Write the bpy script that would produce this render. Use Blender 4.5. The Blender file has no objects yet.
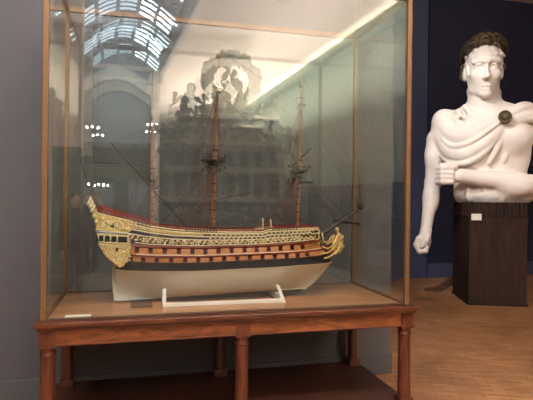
import bpy, bmesh, math, random
import numpy as np
from mathutils import Vector, Matrix
PI = math.pi
sc = bpy.context.scene
COL = sc.collection

# ------------------------------------------------------------------ camera
FPX = 504.39
RT = np.array([0.9688174, -0.24752954, 0.01104361])
UP = np.array([-0.00998431, 0.00553435, 0.99993484])
FW = np.array([0.24757453, 0.96886454, -0.00289036])
EYE = np.array([0, 0, 1.62])
cd = bpy.data.cameras.new('camera'); cam = bpy.data.objects.new('camera', cd); COL.objects.link(cam)
cd.sensor_width = 36; cd.lens = FPX / 533 * 36; cd.clip_start = 0.05; cd.clip_end = 200
mw = Matrix.Identity(4)
for i in range(3):
    mw[i][0], mw[i][1], mw[i][2], mw[i][3] = RT[i], UP[i], -FW[i], EYE[i]
cam.matrix_world = mw
sc.camera = cam

def P(px, py, y):
    """world point at depth y that the pixel of the photograph looks at"""
    d = FW + RT * (px - 266.5) / FPX - UP * (py - 200) / FPX
    return EYE + d * (y / d[1])

# ------------------------------------------------------------------ materials
def nodes(name):
    m = bpy.data.materials.new(name); m.use_nodes = True
    nt = m.node_tree; nt.nodes.clear()
    out = nt.nodes.new('ShaderNodeOutputMaterial')
    return m, nt, out
def N(nt, t, **kw):
    n = nt.nodes.new('ShaderNode' + t)
    for k, v in kw.items():
        if k in n.inputs: n.inputs[k].default_value = v
        else: setattr(n, k, v)
    return n
def srgb(r, g, b):
    f = lambda c: (c / 255 / 12.92) if c / 255 <= .04045 else ((c / 255 + .055) / 1.055) ** 2.4
    return (f(r), f(g), f(b), 1)
def mat(name, c, rough=.6, metal=0., var=.12, scale=20., c2=None, bump=0., stretch=(1, 1, 1), spec=.5, detail=4, coat=0.):
    m, nt, out = nodes(name); L = nt.links.new
    tc = N(nt, 'TexCoord'); mp = N(nt, 'Mapping'); mp.inputs['Scale'].default_value = stretch
    L(tc.outputs['Object'], mp.inputs['Vector'])
    no = N(nt, 'TexNoise'); no.inputs['Scale'].default_value = scale; no.inputs['Detail'].default_value = detail
    L(mp.outputs['Vector'], no.inputs['Vector'])
    rp = N(nt, 'ValToRGB')
    a = tuple(max(0, x * (1 - var)) for x in c[:3]) + (1,)
    b = tuple(min(1, x * (1 + var)) for x in c[:3]) + (1,) if c2 is None else c2
    rp.color_ramp.elements[0].color = a; rp.color_ramp.elements[1].color = b
    rp.color_ramp.elements[0].position = .3; rp.color_ramp.elements[1].position = .7
    L(no.outputs['Fac'], rp.inputs['Fac'])
    bs = N(nt, 'BsdfPrincipled'); bs.inputs['Roughness'].default_value = rough; bs.inputs['Metallic'].default_value = metal
    bs.inputs['Specular IOR Level'].default_value = spec; bs.inputs['Coat Weight'].default_value = coat
    L(rp.outputs['Color'], bs.inputs['Base Color'])
    if bump:
        bu = N(nt, 'Bump'); bu.inputs['Strength'].default_value = bump; bu.inputs['Distance'].default_value = .01
        L(no.outputs['Fac'], bu.inputs['Height']); L(bu.outputs['Normal'], bs.inputs['Normal'])
    L(bs.outputs['BSDF'], out.inputs['Surface'])
    return m
def emis(name, c, s):
    m, nt, out = nodes(name)
    e = N(nt, 'Emission'); e.inputs['Color'].default_value = c; e.inputs['Strength'].default_value = s
    nt.links.new(e.outputs['Emission'], out.inputs['Surface'])
    return m
def glass_mat(name, r0, tint):
    m, nt, out = nodes(name); L = nt.links.new
    g = N(nt, 'NewGeometry'); dt = N(nt, 'VectorMath', operation='DOT_PRODUCT')
    L(g.outputs['Normal'], dt.inputs[0]); L(g.outputs['Incoming'], dt.inputs[1])
    ab = N(nt, 'Math', operation='ABSOLUTE'); L(dt.outputs['Value'], ab.inputs[0])
    su = N(nt, 'Math', operation='SUBTRACT'); su.inputs[0].default_value = 1; L(ab.outputs[0], su.inputs[1])
    pw = N(nt, 'Math', operation='POWER'); L(su.outputs[0], pw.inputs[0]); pw.inputs[1].default_value = 5
    ma = N(nt, 'Math', operation='MULTIPLY_ADD'); L(pw.outputs[0], ma.inputs[0]); ma.inputs[1].default_value = 1 - r0; ma.inputs[2].default_value = r0
    tr = N(nt, 'BsdfTransparent'); tr.inputs['Color'].default_value = tint
    gl = N(nt, 'BsdfGlossy'); gl.inputs['Roughness'].default_value = 0.0; gl.inputs['Color'].default_value = (.985, 1, .98, 1)
    mx = N(nt, 'MixShader'); L(ma.outputs[0], mx.inputs['Fac']); L(tr.outputs[0], mx.inputs[1]); L(gl.outputs[0], mx.inputs[2])
    L(mx.outputs[0], out.inputs['Surface'])
    return m
def wood_mat(name, c1, c2, rough=.35, scale=3., stretch=(1, 8, 8), coat=.3, spec=.5):
    m, nt, out = nodes(name); L = nt.links.new
    tc = N(nt, 'TexCoord'); mp = N(nt, 'Mapping'); mp.inputs['Scale'].default_value = stretch
    L(tc.outputs['Object'], mp.inputs['Vector'])
    no = N(nt, 'TexNoise'); no.inputs['Scale'].default_value = scale; no.inputs['Detail'].default_value = 8; no.inputs['Distortion'].default_value = 1.5
    L(mp.outputs['Vector'], no.inputs['Vector'])
    rp = N(nt, 'ValToRGB'); rp.color_ramp.elements[0].color = c1; rp.color_ramp.elements[1].color = c2
    rp.color_ramp.elements[0].position = .35; rp.color_ramp.elements[1].position = .68
    L(no.outputs['Fac'], rp.inputs['Fac'])
    bs = N(nt, 'BsdfPrincipled'); bs.inputs['Specular IOR Level'].default_value = spec; bs.inputs['Roughness'].default_value = rough; bs.inputs['Coat Weight'].default_value = coat; bs.inputs['Coat Roughness'].default_value = .2
    L(rp.outputs['Color'], bs.inputs['Base Color']); L(bs.outputs[0], out.inputs['Surface'])
    return m
def parquet_mat(name):
    m, nt, out = nodes(name); L = nt.links.new
    tc = N(nt, 'TexCoord'); mp = N(nt, 'Mapping'); mp.inputs['Rotation'].default_value = (0, 0, .42)
    L(tc.outputs['Object'], mp.inputs['Vector'])
    br = N(nt, 'TexBrick'); br.offset = .5
    br.inputs['Color1'].default_value = srgb(206, 152, 104); br.inputs['Color2'].default_value = srgb(166, 116, 76); br.inputs['Mortar'].default_value = srgb(150, 104, 68)
    br.inputs['Scale'].default_value = 1.; br.inputs['Mortar Size'].default_value = .004; br.inputs['Bias'].default_value = -.1
    br.inputs['Brick Width'].default_value = .20; br.inputs['Row Height'].default_value = .05
    L(mp.outputs['Vector'], br.inputs['Vector'])
    no = N(nt, 'TexNoise'); no.inputs['Scale'].default_value = 1.6; no.inputs['Detail'].default_value = 6
    L(tc.outputs['Object'], no.inputs['Vector'])
    rp = N(nt, 'ValToRGB'); rp.color_ramp.elements[0].color = (.62, .58, .54, 1); rp.color_ramp.elements[1].color = (1, 1, 1, 1)
    rp.color_ramp.elements[0].position = .3; rp.color_ramp.elements[1].position = .7
    L(no.outputs['Fac'], rp.inputs['Fac'])
    mx = N(nt, 'Mix', data_type='RGBA', blend_type='MULTIPLY'); mx.inputs[0].default_value = 1
    L(br.outputs['Color'], mx.inputs[6]); L(rp.outputs['Color'], mx.inputs[7])
    bs = N(nt, 'BsdfPrincipled'); bs.inputs['Roughness'].default_value = .42
    L(mx.outputs[2], bs.inputs['Base Color']); L(bs.outputs[0], out.inputs['Surface'])
    return m

M = {}
M['grey_wall'] = mat('grey_paint', srgb(91, 88, 91), .75, var=.05, scale=3)
M['navy'] = mat('navy_paint', srgb(40, 42, 66), .7, var=.06, scale=2)
M['blue'] = mat('slate_blue_paint', srgb(78, 84, 114), .7, var=.05, scale=2)
M['cream'] = mat('cream_plaster', srgb(243, 227, 214), .85, var=.02, scale=2)
M['green'] = mat('sage_green_paint', srgb(116, 128, 113), .75, var=.05, scale=2)
M['darkgreen'] = mat('dull_green_paint', srgb(80, 90, 80), .7, var=.08, scale=3)
M['bluegrey'] = mat('blue_grey_plaster', srgb(165, 176, 184), .8, var=.04, scale=2)
M['iron'] = mat('painted_iron', srgb(170, 180, 190), .55, var=.1, scale=5)
M['plate'] = mat('pale_blue_iron_plate', srgb(214, 224, 234), .6, var=.06, scale=4)
M['white'] = mat('white_paint', srgb(232, 228, 218), .5, var=.04, scale=9)
M['parquet'] = parquet_mat('oak_parquet')
M['table'] = wood_mat('polished_mahogany', srgb(64, 29, 18), srgb(108, 54, 31), .3, 3., (1.2, 9, 9))
M['table_leg'] = wood_mat('turned_mahogany', srgb(66, 30, 19), srgb(108, 54, 32), .35, 3., (9, 9, 1.2))
M['veneer'] = wood_mat('flame_veneer', srgb(86, 43, 25), srgb(146, 84, 46), .28, 2.2, (2.2, 5, 7))
M['board'] = wood_mat('case_floor_veneer', srgb(140, 92, 56), srgb(186, 130, 84), .3, 1.5, (1, 7, 1))
M['brass'] = mat('aged_brass_frame', srgb(128, 94, 62), .42, .35, .1, 30)
M['darkbrass'] = mat('brown_bottom_rail', srgb(84, 56, 40), .45, .3, .1, 30)
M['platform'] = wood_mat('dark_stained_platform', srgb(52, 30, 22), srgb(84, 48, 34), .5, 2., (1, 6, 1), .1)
M['glass'] = glass_mat('case_glass', .085, (.975, .99, .98, 1))
M['paper'] = mat('white_card', srgb(228, 226, 208), .8, var=.03)
M['bronze'] = mat('dark_bronze', srgb(92, 80, 58), .5, .3, .45, 14)

# ------------------------------------------------------------------ mesh helpers
class MB:
    def __init__(s): s.bm = bmesh.new()
    def add(s, vs, fs):
        b = [s.bm.verts.new(v) for v in vs]
        for f in fs:
            try: s.bm.faces.new([b[i] for i in f])
            except ValueError: pass
        return s
    def box(s, x0, x1, y0, y1, z0, z1, bev=0):
        bm = bmesh.new()
        r = bmesh.ops.create_cube(bm, size=1)
        for v in bm.verts:
            v.co = Vector(((x0 + x1) / 2 + v.co.x * (x1 - x0), (y0 + y1) / 2 + v.co.y * (y1 - y0), (z0 + z1) / 2 + v.co.z * (z1 - z0)))
        if bev: bmesh.ops.bevel(bm, geom=list(bm.edges), offset=bev, segments=2, affect='EDGES', profile=.6)
        s.merge(bm); return s
    def merge(s, bm, mtx=None):
        if mtx is not None: bmesh.ops.transform(bm, matrix=mtx, verts=bm.verts)
        me = bpy.data.meshes.new('tmp'); bm.to_mesh(me); bm.free(); s.bm.from_mesh(me); bpy.data.meshes.remove(me)
    def lathe(s, prof, c=(0, 0, 0), n=24, a0=0):
        """prof: list of (r, z)"""
        vs, fs = [], []
        for r, z in prof:
            for i in range(n):
                a = a0 + 2 * PI * i / n
                vs.append((c[0] + r * math.cos(a), c[1] + r * math.sin(a), c[2] + z))
        for k in range(len(prof) - 1):
            for i in range(n):
                j = (i + 1) % n
                fs.append((k * n + i, k * n + j, (k + 1) * n + j, (k + 1) * n + i))
        fs.append(tuple(range(n))[::-1]); m = (len(prof) - 1) * n; fs.append(tuple(range(m, m + n)))
        return s.add(vs, fs)
    def tube(s, pts, r, n=6, r1=None):
        """tube along a polyline; r may taper to r1 or be a list"""
        pts = [Vector(p) for p in pts]; m = len(pts)
        rs = r if isinstance(r, (list, tuple)) else [r + ((r1 if r1 is not None else r) - r) * i / (m - 1) for i in range(m)]
        vs, fs = [], []; prev = None
        for i, p in enumerate(pts):
            t = (pts[min(i + 1, m - 1)] - pts[max(i - 1, 0)]).normalized()
            if prev is None:
                a = Vector((0, 0, 1)) if abs(t.z) < .9 else Vector((1, 0, 0))
                u = t.cross(a).normalized()
            else:
                u = (prev - t * prev.dot(t)).normalized()
            prev = u; w = t.cross(u)
            for k in range(n):
                q = 2 * PI * k / n
                vs.append(p + (u * math.cos(q) + w * math.sin(q)) * rs[i])
        for i in range(m - 1):
            for k in range(n):
                j = (k + 1) % n
                fs.append((i * n + k, i * n + j, (i + 1) * n + j, (i + 1) * n + k))
        fs.append(tuple(range(n))[::-1]); fs.append(tuple(range((m - 1) * n, m * n)))
        return s.add(vs, fs)
    def ball(s, c, r, seg=8):
        bm = bmesh.new(); bmesh.ops.create_uvsphere(bm, u_segments=seg, v_segments=max(4, seg * 2 // 3), radius=1)
        r = r if isinstance(r, (list, tuple)) else (r, r, r)
        for v in bm.verts: v.co = Vector((c[0] + v.co.x * r[0], c[1] + v.co.y * r[1], c[2] + v.co.z * r[2]))
        s.merge(bm); return s
    def prism(s, poly, y0, y1):
        """(x, z) polygon extruded along y"""
        n = len(poly)
        vs = [(p[0], y0, p[1]) for p in poly] + [(p[0], y1, p[1]) for p in poly]
        fs = [tuple(range(n)), tuple(range(2 * n - 1, n - 1, -1))] + [(i, i + n, (i + 1) % n + n, (i + 1) % n) for i in range(n)]
        return s.add(vs, fs)
    def build(s, name, m, parent=None, loc=None, smooth=False, angle=None):
        bmesh.ops.recalc_face_normals(s.bm, faces=s.bm.faces)
        me = bpy.data.meshes.new(name)
        if loc is not None: bmesh.ops.translate(s.bm, vec=-Vector(loc), verts=s.bm.verts)
        s.bm.to_mesh(me); s.bm.free()
        if smooth:
            for p in me.polygons: p.use_smooth = True
            if angle:
                try: me.set_sharp_from_angle(angle=math.radians(angle))
                except Exception: pass
        me.materials.append(m)
        o = bpy.data.objects.new(name, me); COL.objects.link(o)
        if loc is not None: o.location = loc
        if parent is not None:
            o.parent = parent
            if loc is None: o.location = -Vector(parent.location) if parent.parent is None and parent.type == 'EMPTY' else (0, 0, 0)
        return o
def tag(o, label=None, cat=None, group=None, kind=None):
    for k, v in (('label', label), ('category', cat), ('group', group), ('kind', kind)):
        if v: o[k] = v
    return o
def empty(name, loc, label, cat, group=None):
    """all parts are modelled in world coordinates and shifted back by the thing's location"""
    o = bpy.data.objects.new(name, None); COL.objects.link(o); o.location = loc; o.empty_display_size = .1
    return tag(o, label, cat, group)
def struct(name, mb, m):
    o = mb.build(name, m); o['kind'] = 'structure'; return o

# ------------------------------------------------------------------ the setting
CZ = 6.0                                   # ceiling height
struct('floor', MB().box(-5, 11, -1.5, 10, -.12, 0), M['parquet'])
struct('floor_gallery', MB().box(-5, 11, -24, -1.5, -.12, 0), mat('dark_stone_floor', srgb(72, 70, 66), .5, var=.2, scale=1.5))
struct('wall_back', MB().box(-5, 5.88, 9.45, 9.6, 0, CZ), M['blue'])
struct('wall_rear', MB().box(5.88, 11, 9.38, 9.6, 0, CZ), M['navy'])
struct('baseboard_back', MB().box(-5, 5.88, 9.40, 9.45, 0, .42).box(5.88, 11, 9.345, 9.38, 0, .30), M['blue'])
# free-standing partition right behind the glass case
struct('wall_partition', MB().box(-4.4, 2.31, 4.29, 4.6, 0, 3.9), M['grey_wall'])
struct('baseboard_partition', MB().box(-4.4, 2.315, 4.265, 4.29, 0, .185, .006), M['grey_wall'])
struct('wall_left', MB().box(-5.1, -4.9, -24, 10, 0, CZ), M['grey_wall'])
struct('wall_right', MB().box(10.9, 11.1, -1, 10, 0, CZ), M['grey_wall'])
# gallery behind the viewer
def gwall(name, a, b, t, z0, z1, m):
    a = Vector((a[0], a[1], 0)); b = Vector((b[0], b[1], 0)); d = (b - a).normalized(); n = Vector((-d.y, d.x, 0)) * t
    mb = MB(); mb.add([a + Vector((0, 0, z0)), b + Vector((0, 0, z0)), b + n + Vector((0, 0, z0)), a + n + Vector((0, 0, z0)),
                       a + Vector((0, 0, z1)), b + Vector((0, 0, z1)), b + n + Vector((0, 0, z1)), a + n + Vector((0, 0, z1))],
                      [(0, 1, 2, 3), (4, 5, 6, 7), (0, 1, 5, 4), (1, 2, 6, 5), (2, 3, 7, 6), (3, 0, 4, 7)])
    return struct(name, mb, m)
def XR(y): return 5.87 + .0484 * (y)       # right gallery wall (it runs slightly askew of the case)
def XL(y): return -1.26 + .0484 * (y)      # left gallery wall
gwall('wall_gallery_right', (XR(-23.9), -23.9), (XR(-.8), -.8), -.2, 0, CZ, M['green'])
gwall('wall_gallery_left', (XL(-11.8), -11.8), (XL(-1), -1), .2, 0, CZ, M['cream'])
struct('wall_return', MB().box(XR(-.8), 11, -1, -.8, 0, CZ), M['green'])
struct('wall_gallery_end', MB().box(-5, 6, -24.1, -23.9, 0, CZ), M['darkgreen'])
# ceiling with an opening for the skylight
SK = (-11.5, -1.5)                         # skylight y range
def SX(y): return .45 + .08 * (-y) if False else 1.62 + .075 * (y)   # right edge of the skylight
cl = MB()
cl.box(-5, 11, -1.5, 10, CZ, CZ + .15); cl.box(-5, 6, -24, -11.5, CZ, CZ + .15)
for x0f, x1f in ((SX, lambda y: 6.2), (lambda y: -5, lambda y: XL(y) - .05)):
    v = []
    for z in (CZ, CZ + .15):
        for y in SK: v += [(x0f(y), y, z), (x1f(y), y, z)]
    cl.add(v, [(0, 1, 3, 2), (4, 5, 7, 6), (0, 1, 5, 4), (2, 3, 7, 6), (0, 2, 6, 4), (1, 3, 7, 5)])
struct('ceiling', cl, M['cream'])
# cove: ledge on the right gallery wall with the light strip behind it
M['cove_lamp'] = emis('cove_lamp', (1, .89, .76, 1), 560)
v = MB(); w = MB()
for (mb, dx0, dx1, z0, z1) in ((v, -.34, 0.0, CZ - .34, CZ - .24), (v, -.34, -.30, CZ - .24, CZ - .12), (w, -.27, -.06, CZ - .225, CZ - .2)):
    c = []
    for z in (z0, z1):
        for y in (-23.8, -.9): c += [(XR(y) + dx0, y, z), (XR(y) + dx1, y, z)]
    mb.add(c, [(0, 1, 3, 2), (4, 5, 7, 6), (0, 1, 5, 4), (2, 3, 7, 6), (0, 2, 6, 4), (1, 3, 7, 5)])
w = MB()
for i in range(40):
    ya, yb = -23.8 + 22.9 * i / 40, -23.8 + 22.9 * (i + .98) / 40; c = []
    for z in (CZ - .225, CZ - .2):
        for y in (ya, yb): c += [(XR(y) - .27, y, z), (XR(y) - .06, y, z)]
    w.add(c, [(0, 1, 3, 2), (4, 5, 7, 6), (0, 1, 5, 4), (2, 3, 7, 6), (0, 2, 6, 4), (1, 3, 7, 5)])
struct('trim_cove', v, M['green'])
tag(w.build('trim_cove_lamp', M['cove_lamp']), kind='structure')
# skylight: segmental glazed vault on iron ribs
M['sky_glass'] = emis('skylight_glass', (.80, .92, 1, 1), 14)
M['sky_dull'] = emis('frosted_skylight_glass', (.72, .86, 1, 1), 4.2)
def vault(y, u, dz=0):
    x0, x1 = XL(y), SX(y)
    return Vector((x0 + (x1 - x0) * u, y, CZ + .05 + .75 * math.sin(PI * u) + dz))
bright = MB(); dull = MB(); ribs = MB(); perf = MB()
NB, NU = 4, 8
ys_ = [SK[0] + (SK[1] - SK[0]) * i / NB for i in range(NB + 1)]
UB = (.60, .93)                            # the clear lights on the right flank, the rest is frosted
def patch(mb, ya, yb, ua, ub, dz=0., n=3):
    vs = []
    for k in range(n + 1):
        u = ua + (ub - ua) * k / n; vs += [vault(ya, u, dz), vault(yb, u, dz)]
    mb.add(vs, [(2 * k, 2 * k + 1, 2 * k + 3, 2 * k + 2) for k in range(n)])
plates = MB()
for i in range(NB):
    ya, yb = ys_[i], ys_[i + 1]; L_ = yb - ya
    for k in range(4): patch(bright, ya + L_ * (.38 + .16 * k), ya + L_ * (.38 + .16 * k + .085), *UB)
    patch(plates, ya, ya + L_ * .36, *UB, .03); patch(plates, ya, yb, .93, 1.0, .03)
    for k in range(5): patch(dull, ya + L_ * (.38 + .125 * k), ya + L_ * (.38 + .125 * k + .085), .03, .58, .03, 6)
    patch(plates, ya, ya + L_ * .34, 0, .60, .05, 6)
    for j in range(5):                     # pierced plates: rings and diagonal straps
        c = vault(ya + L_ * .2, .06 + .115 * j, -.02)
        for r in (.17, .08): ribs.tube([c + Vector((r * math.cos(q * PI / 6), r * 1.5 * math.sin(q * PI / 6), 0)) for q in range(13)], .03, 4)
        for sx in (-1, 1):
            for sy in (-1, 1): perf.ball(c + Vector((sx * .17, sy * .26, -.01)), (.05, .07, .02), 6)
    for j in range(3):
        c = vault(ya + L_ * .18, .66 + .11 * j, -.02)
        ribs.tube([c + Vector((.11 * math.cos(q * PI / 6), .18 * math.sin(q * PI / 6), 0)) for q in range(13)], .03, 4)
for y in ys_: ribs.tube([vault(y, u / 16, -.04) for u in range(17)], .06, 6)
for u in (0, .2, .4, .60, .77, .93, 1.): ribs.tube([vault(y, u, -.02) for y in ys_], .05, 6)
struct('trim_6', plates, M['plate']); struct('trim_7', perf, M['darkgreen'])
struct('window_1', bright, M['sky_glass']); struct('window_2', dull, M['sky_dull']); struct('trim_1', ribs, M['iron'])
# end bay under the vault: arch, pale wall, lintel band, cabinets and pier
ye = -11.6
x0, x1 = XL(ye), .42
arch = MB()
po = [(x0 + (x1 - x0) * k / 20, CZ - .55 + .55 * math.sin(PI * k / 20)) for k in range(21)]
pi_ = [(x0 + (x1 - x0) * k / 20, CZ - .95 + .55 * math.sin(PI * k / 20)) for k in range(20, -1, -1)]
arch.prism(po + pi_, ye, ye + .35)
struct('trim_2', arch, M['white'])
struct('wall_bay', MB().box(x0 - .3, x1, ye - .2, ye, 0, CZ + .9), M['bluegrey'])
struct('trim_3', MB().box(x0, x1, ye, ye + .25, 2.75, 3.35).box(x0, x1, ye, ye + .32, 3.35, 3.45), M['darkgreen'])
struct('trim_4', MB().box(x0, x1, ye, ye + .12, 2.25, 2.7), M['green'])
struct('trim_5', MB().box(x1, x1 + .3, ye - .2, ye + .4, 0, CZ).box(x1 - .08, x1 + .38, ye - .2, ye + .48, CZ - .5, CZ - .2), M['cream'])
dr = MB(); dr.box(x0 + 1.0, x0 + 1.5, ye, ye + .1, 0, 2.2)
for k in range(3): dr.box(x0 + 1.06, x0 + 1.44, ye + .1, ye + .13, .1 + k * .72, .7 + k * .72)
struct('door_1', dr, M['green'])

# pier projecting from the left gallery wall
struct('wall_pier', MB().box(-1.55, -.935, -2.9, -2.5, 2.45, CZ), M['cream'])
struct('wall_pier_base', MB().box(-1.55, -.925, -2.92, -2.49, 0, 2.45), M['green'])
# ------------------------------------------------------------------ table and glass case
X0, X1, Y0, Y1, CB, CT = -.54, 1.891, 3.24, 4.187, .872, 3.082
PZ = .149
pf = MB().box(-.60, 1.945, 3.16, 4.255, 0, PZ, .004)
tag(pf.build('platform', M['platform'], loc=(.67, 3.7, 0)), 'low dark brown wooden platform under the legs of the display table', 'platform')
tb = empty('display_table', (.675, 3.71, PZ), 'long reddish brown mahogany table with column legs carrying the glass ship case', 'table')
mb = MB(); mb.box(X0 - .045, X1 + .052, Y0 - .05, Y1 + .05, .838, CB - .004, .006); mb.box(X0 - .03, X1 + .037, Y0 - .035, Y1 + .035, .818, .838, .004)
mb.build('tabletop', M['table'], tb)
ap = MB(); ay = Y0 - .012
ap.box(X0 + .07, X1 - .07, ay, ay + .03, .728, .818); ap.box(X0 + .07, X1 - .07, Y1 - .02, Y1 + .01, .728, .818)
ap.box(X0 - .006, X0 + .025, Y0 + .06, Y1 - .06, .728, .818); ap.box(X1 - .025, X1 + .012, Y0 + .06, Y1 - .06, .728, .818)
ap.build('apron', M['veneer'], tb)
mb = MB(); mb.box(X0, X1, ay - .006, ay + .02, .722, .730, .002); mb.build('apron_bead', M['table'], tb)
board = MB().box(X0 + .005, X1 - .005, Y0 + .005, Y1 - .005, CB - .004, CB); board.build('display_board', M['board'], tb)
lx = [X0 + .026, float(P(241.5, 370, Y0 + .03)[0]), X1 - .022]
for yy in (Y0 + .025, Y1 - .035):
    for x in lx:
        lg = MB()
        lg.box(x - .045, x + .045, yy - .045, yy + .045, .725, .818, .003)
        lg.box(x - .05, x + .05, yy - .05, yy + .05, .712, .727, .003)
        lg.lathe([(.046, PZ + .06), (.049, PZ + .08), (.046, PZ + .10), (.0445, .40), (.042, .64), (.042, .655), (.047, .662), (.047, .672), (.042, .68), (.042, .69), (.047, .703), (.047, .714)], (x, yy, 0), 28)
        lg.box(x - .05, x + .05, yy - .05, yy + .05, PZ, PZ + .062, .004)
        lg.build('leg', M['table_leg'], tb, smooth=True, angle=35)
CASE_X0 = X0
X0 = -.557
case = empty('glass_display_case', (.675, 3.71, CB), 'tall glass case with thin brass brown frame over the ship model', 'display case')
t = .034
for (x, y) in ((X0, Y0), (X1 - t, Y0), (X0, Y1 - t), (X1 - t, Y1 - t)):
    MB().box(x, x + t, y, y + t, CB, CT, .004).build('corner_post', M['brass'], case)
for (a, b, c, d) in ((X0 + t, X1 - t, Y0, Y0 + t), (X0 + t, X1 - t, Y1 - t, Y1), (X0, X0 + t, Y0 + t, Y1 - t), (X1 - t, X1, Y0 + t, Y1 - t)):
    MB().box(a, b, c, d, CT - .035, CT, .003).build('top_rail', M['brass'], case)
    MB().box(a, b, c, d, CB, CB + .010, .003).build('bottom_rail', M['darkbrass'], case)
g = .006; q = t / 2 - g / 2
e_ = .003
for (a, b, c, d) in ((X0 + t, X1 - t, Y0 + q, Y0 + q + g), (X0 + t, X1 - t, Y1 - q - g, Y1 - q), (X0 + q, X0 + q + g, Y0 + t, Y1 - t), (X1 - q - g, X1 - q, Y0 + t, Y1 - t)):
    MB().box(a, b, c, d, CB + .010, CT - .035).build('glass_pane', M['glass'], case)
MB().box(X0 + t, X1 - t, Y0 + t, Y1 - t, CT - .015, CT - .009).build('glass_pane', M['glass'], case)
# white label card on the case floor
a = P(65, 318, 3.305); b = P(91, 317, 3.305)
cb = MB().box(-.076, .076, -.022, .022, 0, .012, .002)
o = cb.build('label_card', M['paper'], loc=None); o.location = (-.349, 3.312, CB); tag(o, 'small blank white caption card lying in the front left corner of the glass case', 'label')
# ------------------------------------------------------------------ carved shapes: distance fields meshed with surface nets
class Field:
    def __init__(s, lo, hi, h):
        s.lo = np.array(lo, float); s.h = h
        s.n = (np.ceil((np.array(hi) - s.lo) / h).astype(int) + 1)
        s.F = np.full(s.n, .5, np.float32); s.R = np.eye(3); s.c = np.zeros(3); s.S = np.ones(3)
    def frame(s, c=(0, 0, 0), R=None, S=(1, 1, 1)):
        s.S = np.array(S, float)
        s.c = np.array(c, float); s.R = np.eye(3) if R is None else np.array(R, float)
    def _sub(s, pts, r):
        pts = (np.atleast_2d(pts) * s.S) @ s.R.T + s.c
        a = np.maximum(((pts.min(0) - r - s.lo) / s.h).astype(int), 0)
        b = np.minimum(((pts.max(0) + r - s.lo) / s.h).astype(int) + 2, s.n)
        if (b <= a).any(): return None, None
        sl = tuple(slice(x, y) for x, y in zip(a, b))
        g = [s.lo[i] + s.h * np.arange(a[i], b[i]) for i in range(3)]
        X = np.stack(np.meshgrid(*g, indexing='ij'), -1) - s.c
        return sl, ((X @ s.R) / s.S).astype(np.float32)
    def _mix(s, sl, d, k, op):
        F = s.F[sl]
        if op == '+':
            h = np.clip(.5 + .5 * (F - d) / k, 0, 1); s.F[sl] = F + (d - F) * h - k * h * (1 - h)
        else:
            h = np.clip(.5 - .5 * (F + d) / k, 0, 1); s.F[sl] = F + (-d - F) * h + k * h * (1 - h)
    def ell(s, c, r, k=.03, op='+', rot=None):
        c = np.array(c, float); r = np.array(r, float)
        sl, X = s._sub(c, r.max() + k + .06)
        if sl is None: return
        q = X - c
        if rot is not None: q = q @ np.array(rot, float)
        k0 = np.linalg.norm(q / r, axis=-1); k1 = np.linalg.norm(q / (r * r), axis=-1)
        s._mix(sl, k0 * (k0 - 1) / np.maximum(k1, 1e-6), k, op)
    def cap(s, a, b, ra, rb=None, k=.03, op='+', flat=None):
        """tapered capsule a-b"""
        rb = ra if rb is None else rb
        a = np.array(a, float); b = np.array(b, float)
        sl, X = s._sub([a, b], max(ra, rb) + k + .06)
        if sl is None: return
        ab = b - a; t = np.clip(((X - a) @ ab) / max(ab @ ab, 1e-9), 0, 1)
        q = X - a - t[..., None] * ab
        s._mix(sl, np.linalg.norm(q, axis=-1) - (ra + (rb - ra) * t), k, op)
    def chain(s, pts, rs, k=.03, op='+'):
        rs = rs if isinstance(rs, (list, tuple)) else [rs] * len(pts)
        for i in range(len(pts) - 1): s.cap(pts[i], pts[i + 1], rs[i], rs[i + 1], k, op)
    def mesh(s):
        F = s.F; n = F.shape; ins = F < 0
        c = np.zeros(tuple(x - 1 for x in n), np.int8)
        corners = [(i, j, k) for i in (0, 1) for j in (0, 1) for k in (0, 1)]
        S = lambda A, o: A[o[0]:n[0] - 1 + o[0], o[1]:n[1] - 1 + o[1], o[2]:n[2] - 1 + o[2]]
        for o in corners: c += S(ins, o)
        act = (c > 0) & (c < 8); idx = np.argwhere(act)
        ids = np.full(c.shape, -1, np.int64); ids[act] = np.arange(len(idx))
        acc = np.zeros((len(idx), 3)); cnt = np.zeros(len(idx))
        val = {o: F[idx[:, 0] + o[0], idx[:, 1] + o[1], idx[:, 2] + o[2]] for o in corners}
        for o in corners:
            for ax in range(3):
                if o[ax]: continue
                p = list(o); p[ax] = 1; p = tuple(p); a, b = val[o], val[p]; m = (a < 0) != (b < 0)
                t = np.where(m, a / np.where(m, a - b, 1), 0)
                v = np.tile(np.array(o, float), (len(idx), 1)); v[:, ax] += t
                acc[m] += v[m]; cnt[m] += 1
        V = s.lo + s.h * (idx + acc / cnt[:, None])
        Q = []
        for ax in range(3):
            o1, o2 = (ax + 1) % 3, (ax + 2) % 3
            A = np.take(ins, range(0, n[ax] - 1), ax); B = np.take(ins, range(1, n[ax]), ax)
            e = np.argwhere(A != B); m = np.ones(len(e), bool)
            for o in (o1, o2): m &= (e[:, o] > 0) & (e[:, o] < n[o] - 1)
            e = e[m]; fl = ins[tuple(e.T)]
            def cell(d1, d2):
                q = e.copy(); q[:, o1] -= d1; q[:, o2] -= d2; return ids[tuple(q.T)]
            q = np.stack([cell(1, 1), cell(0, 1), cell(0, 0), cell(1, 0)], 1)
            q[~fl] = q[~fl][:, ::-1]; Q.append(q)
        return V, np.concatenate(Q)
def field_obj(name, V, Q, m, parent=None, loc=None):
    me = bpy.data.meshes.new(name); loc = np.zeros(3) if loc is None else np.array(loc)
    me.from_pydata((V - loc).tolist(), [], Q.tolist()); me.update()
    for p in me.polygons: p.use_smooth = True
    me.materials.append(m); o = bpy.data.objects.new(name, me); COL.objects.link(o)
    if parent is not None: o.parent = parent
    else: o.location = loc
    return o

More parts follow.
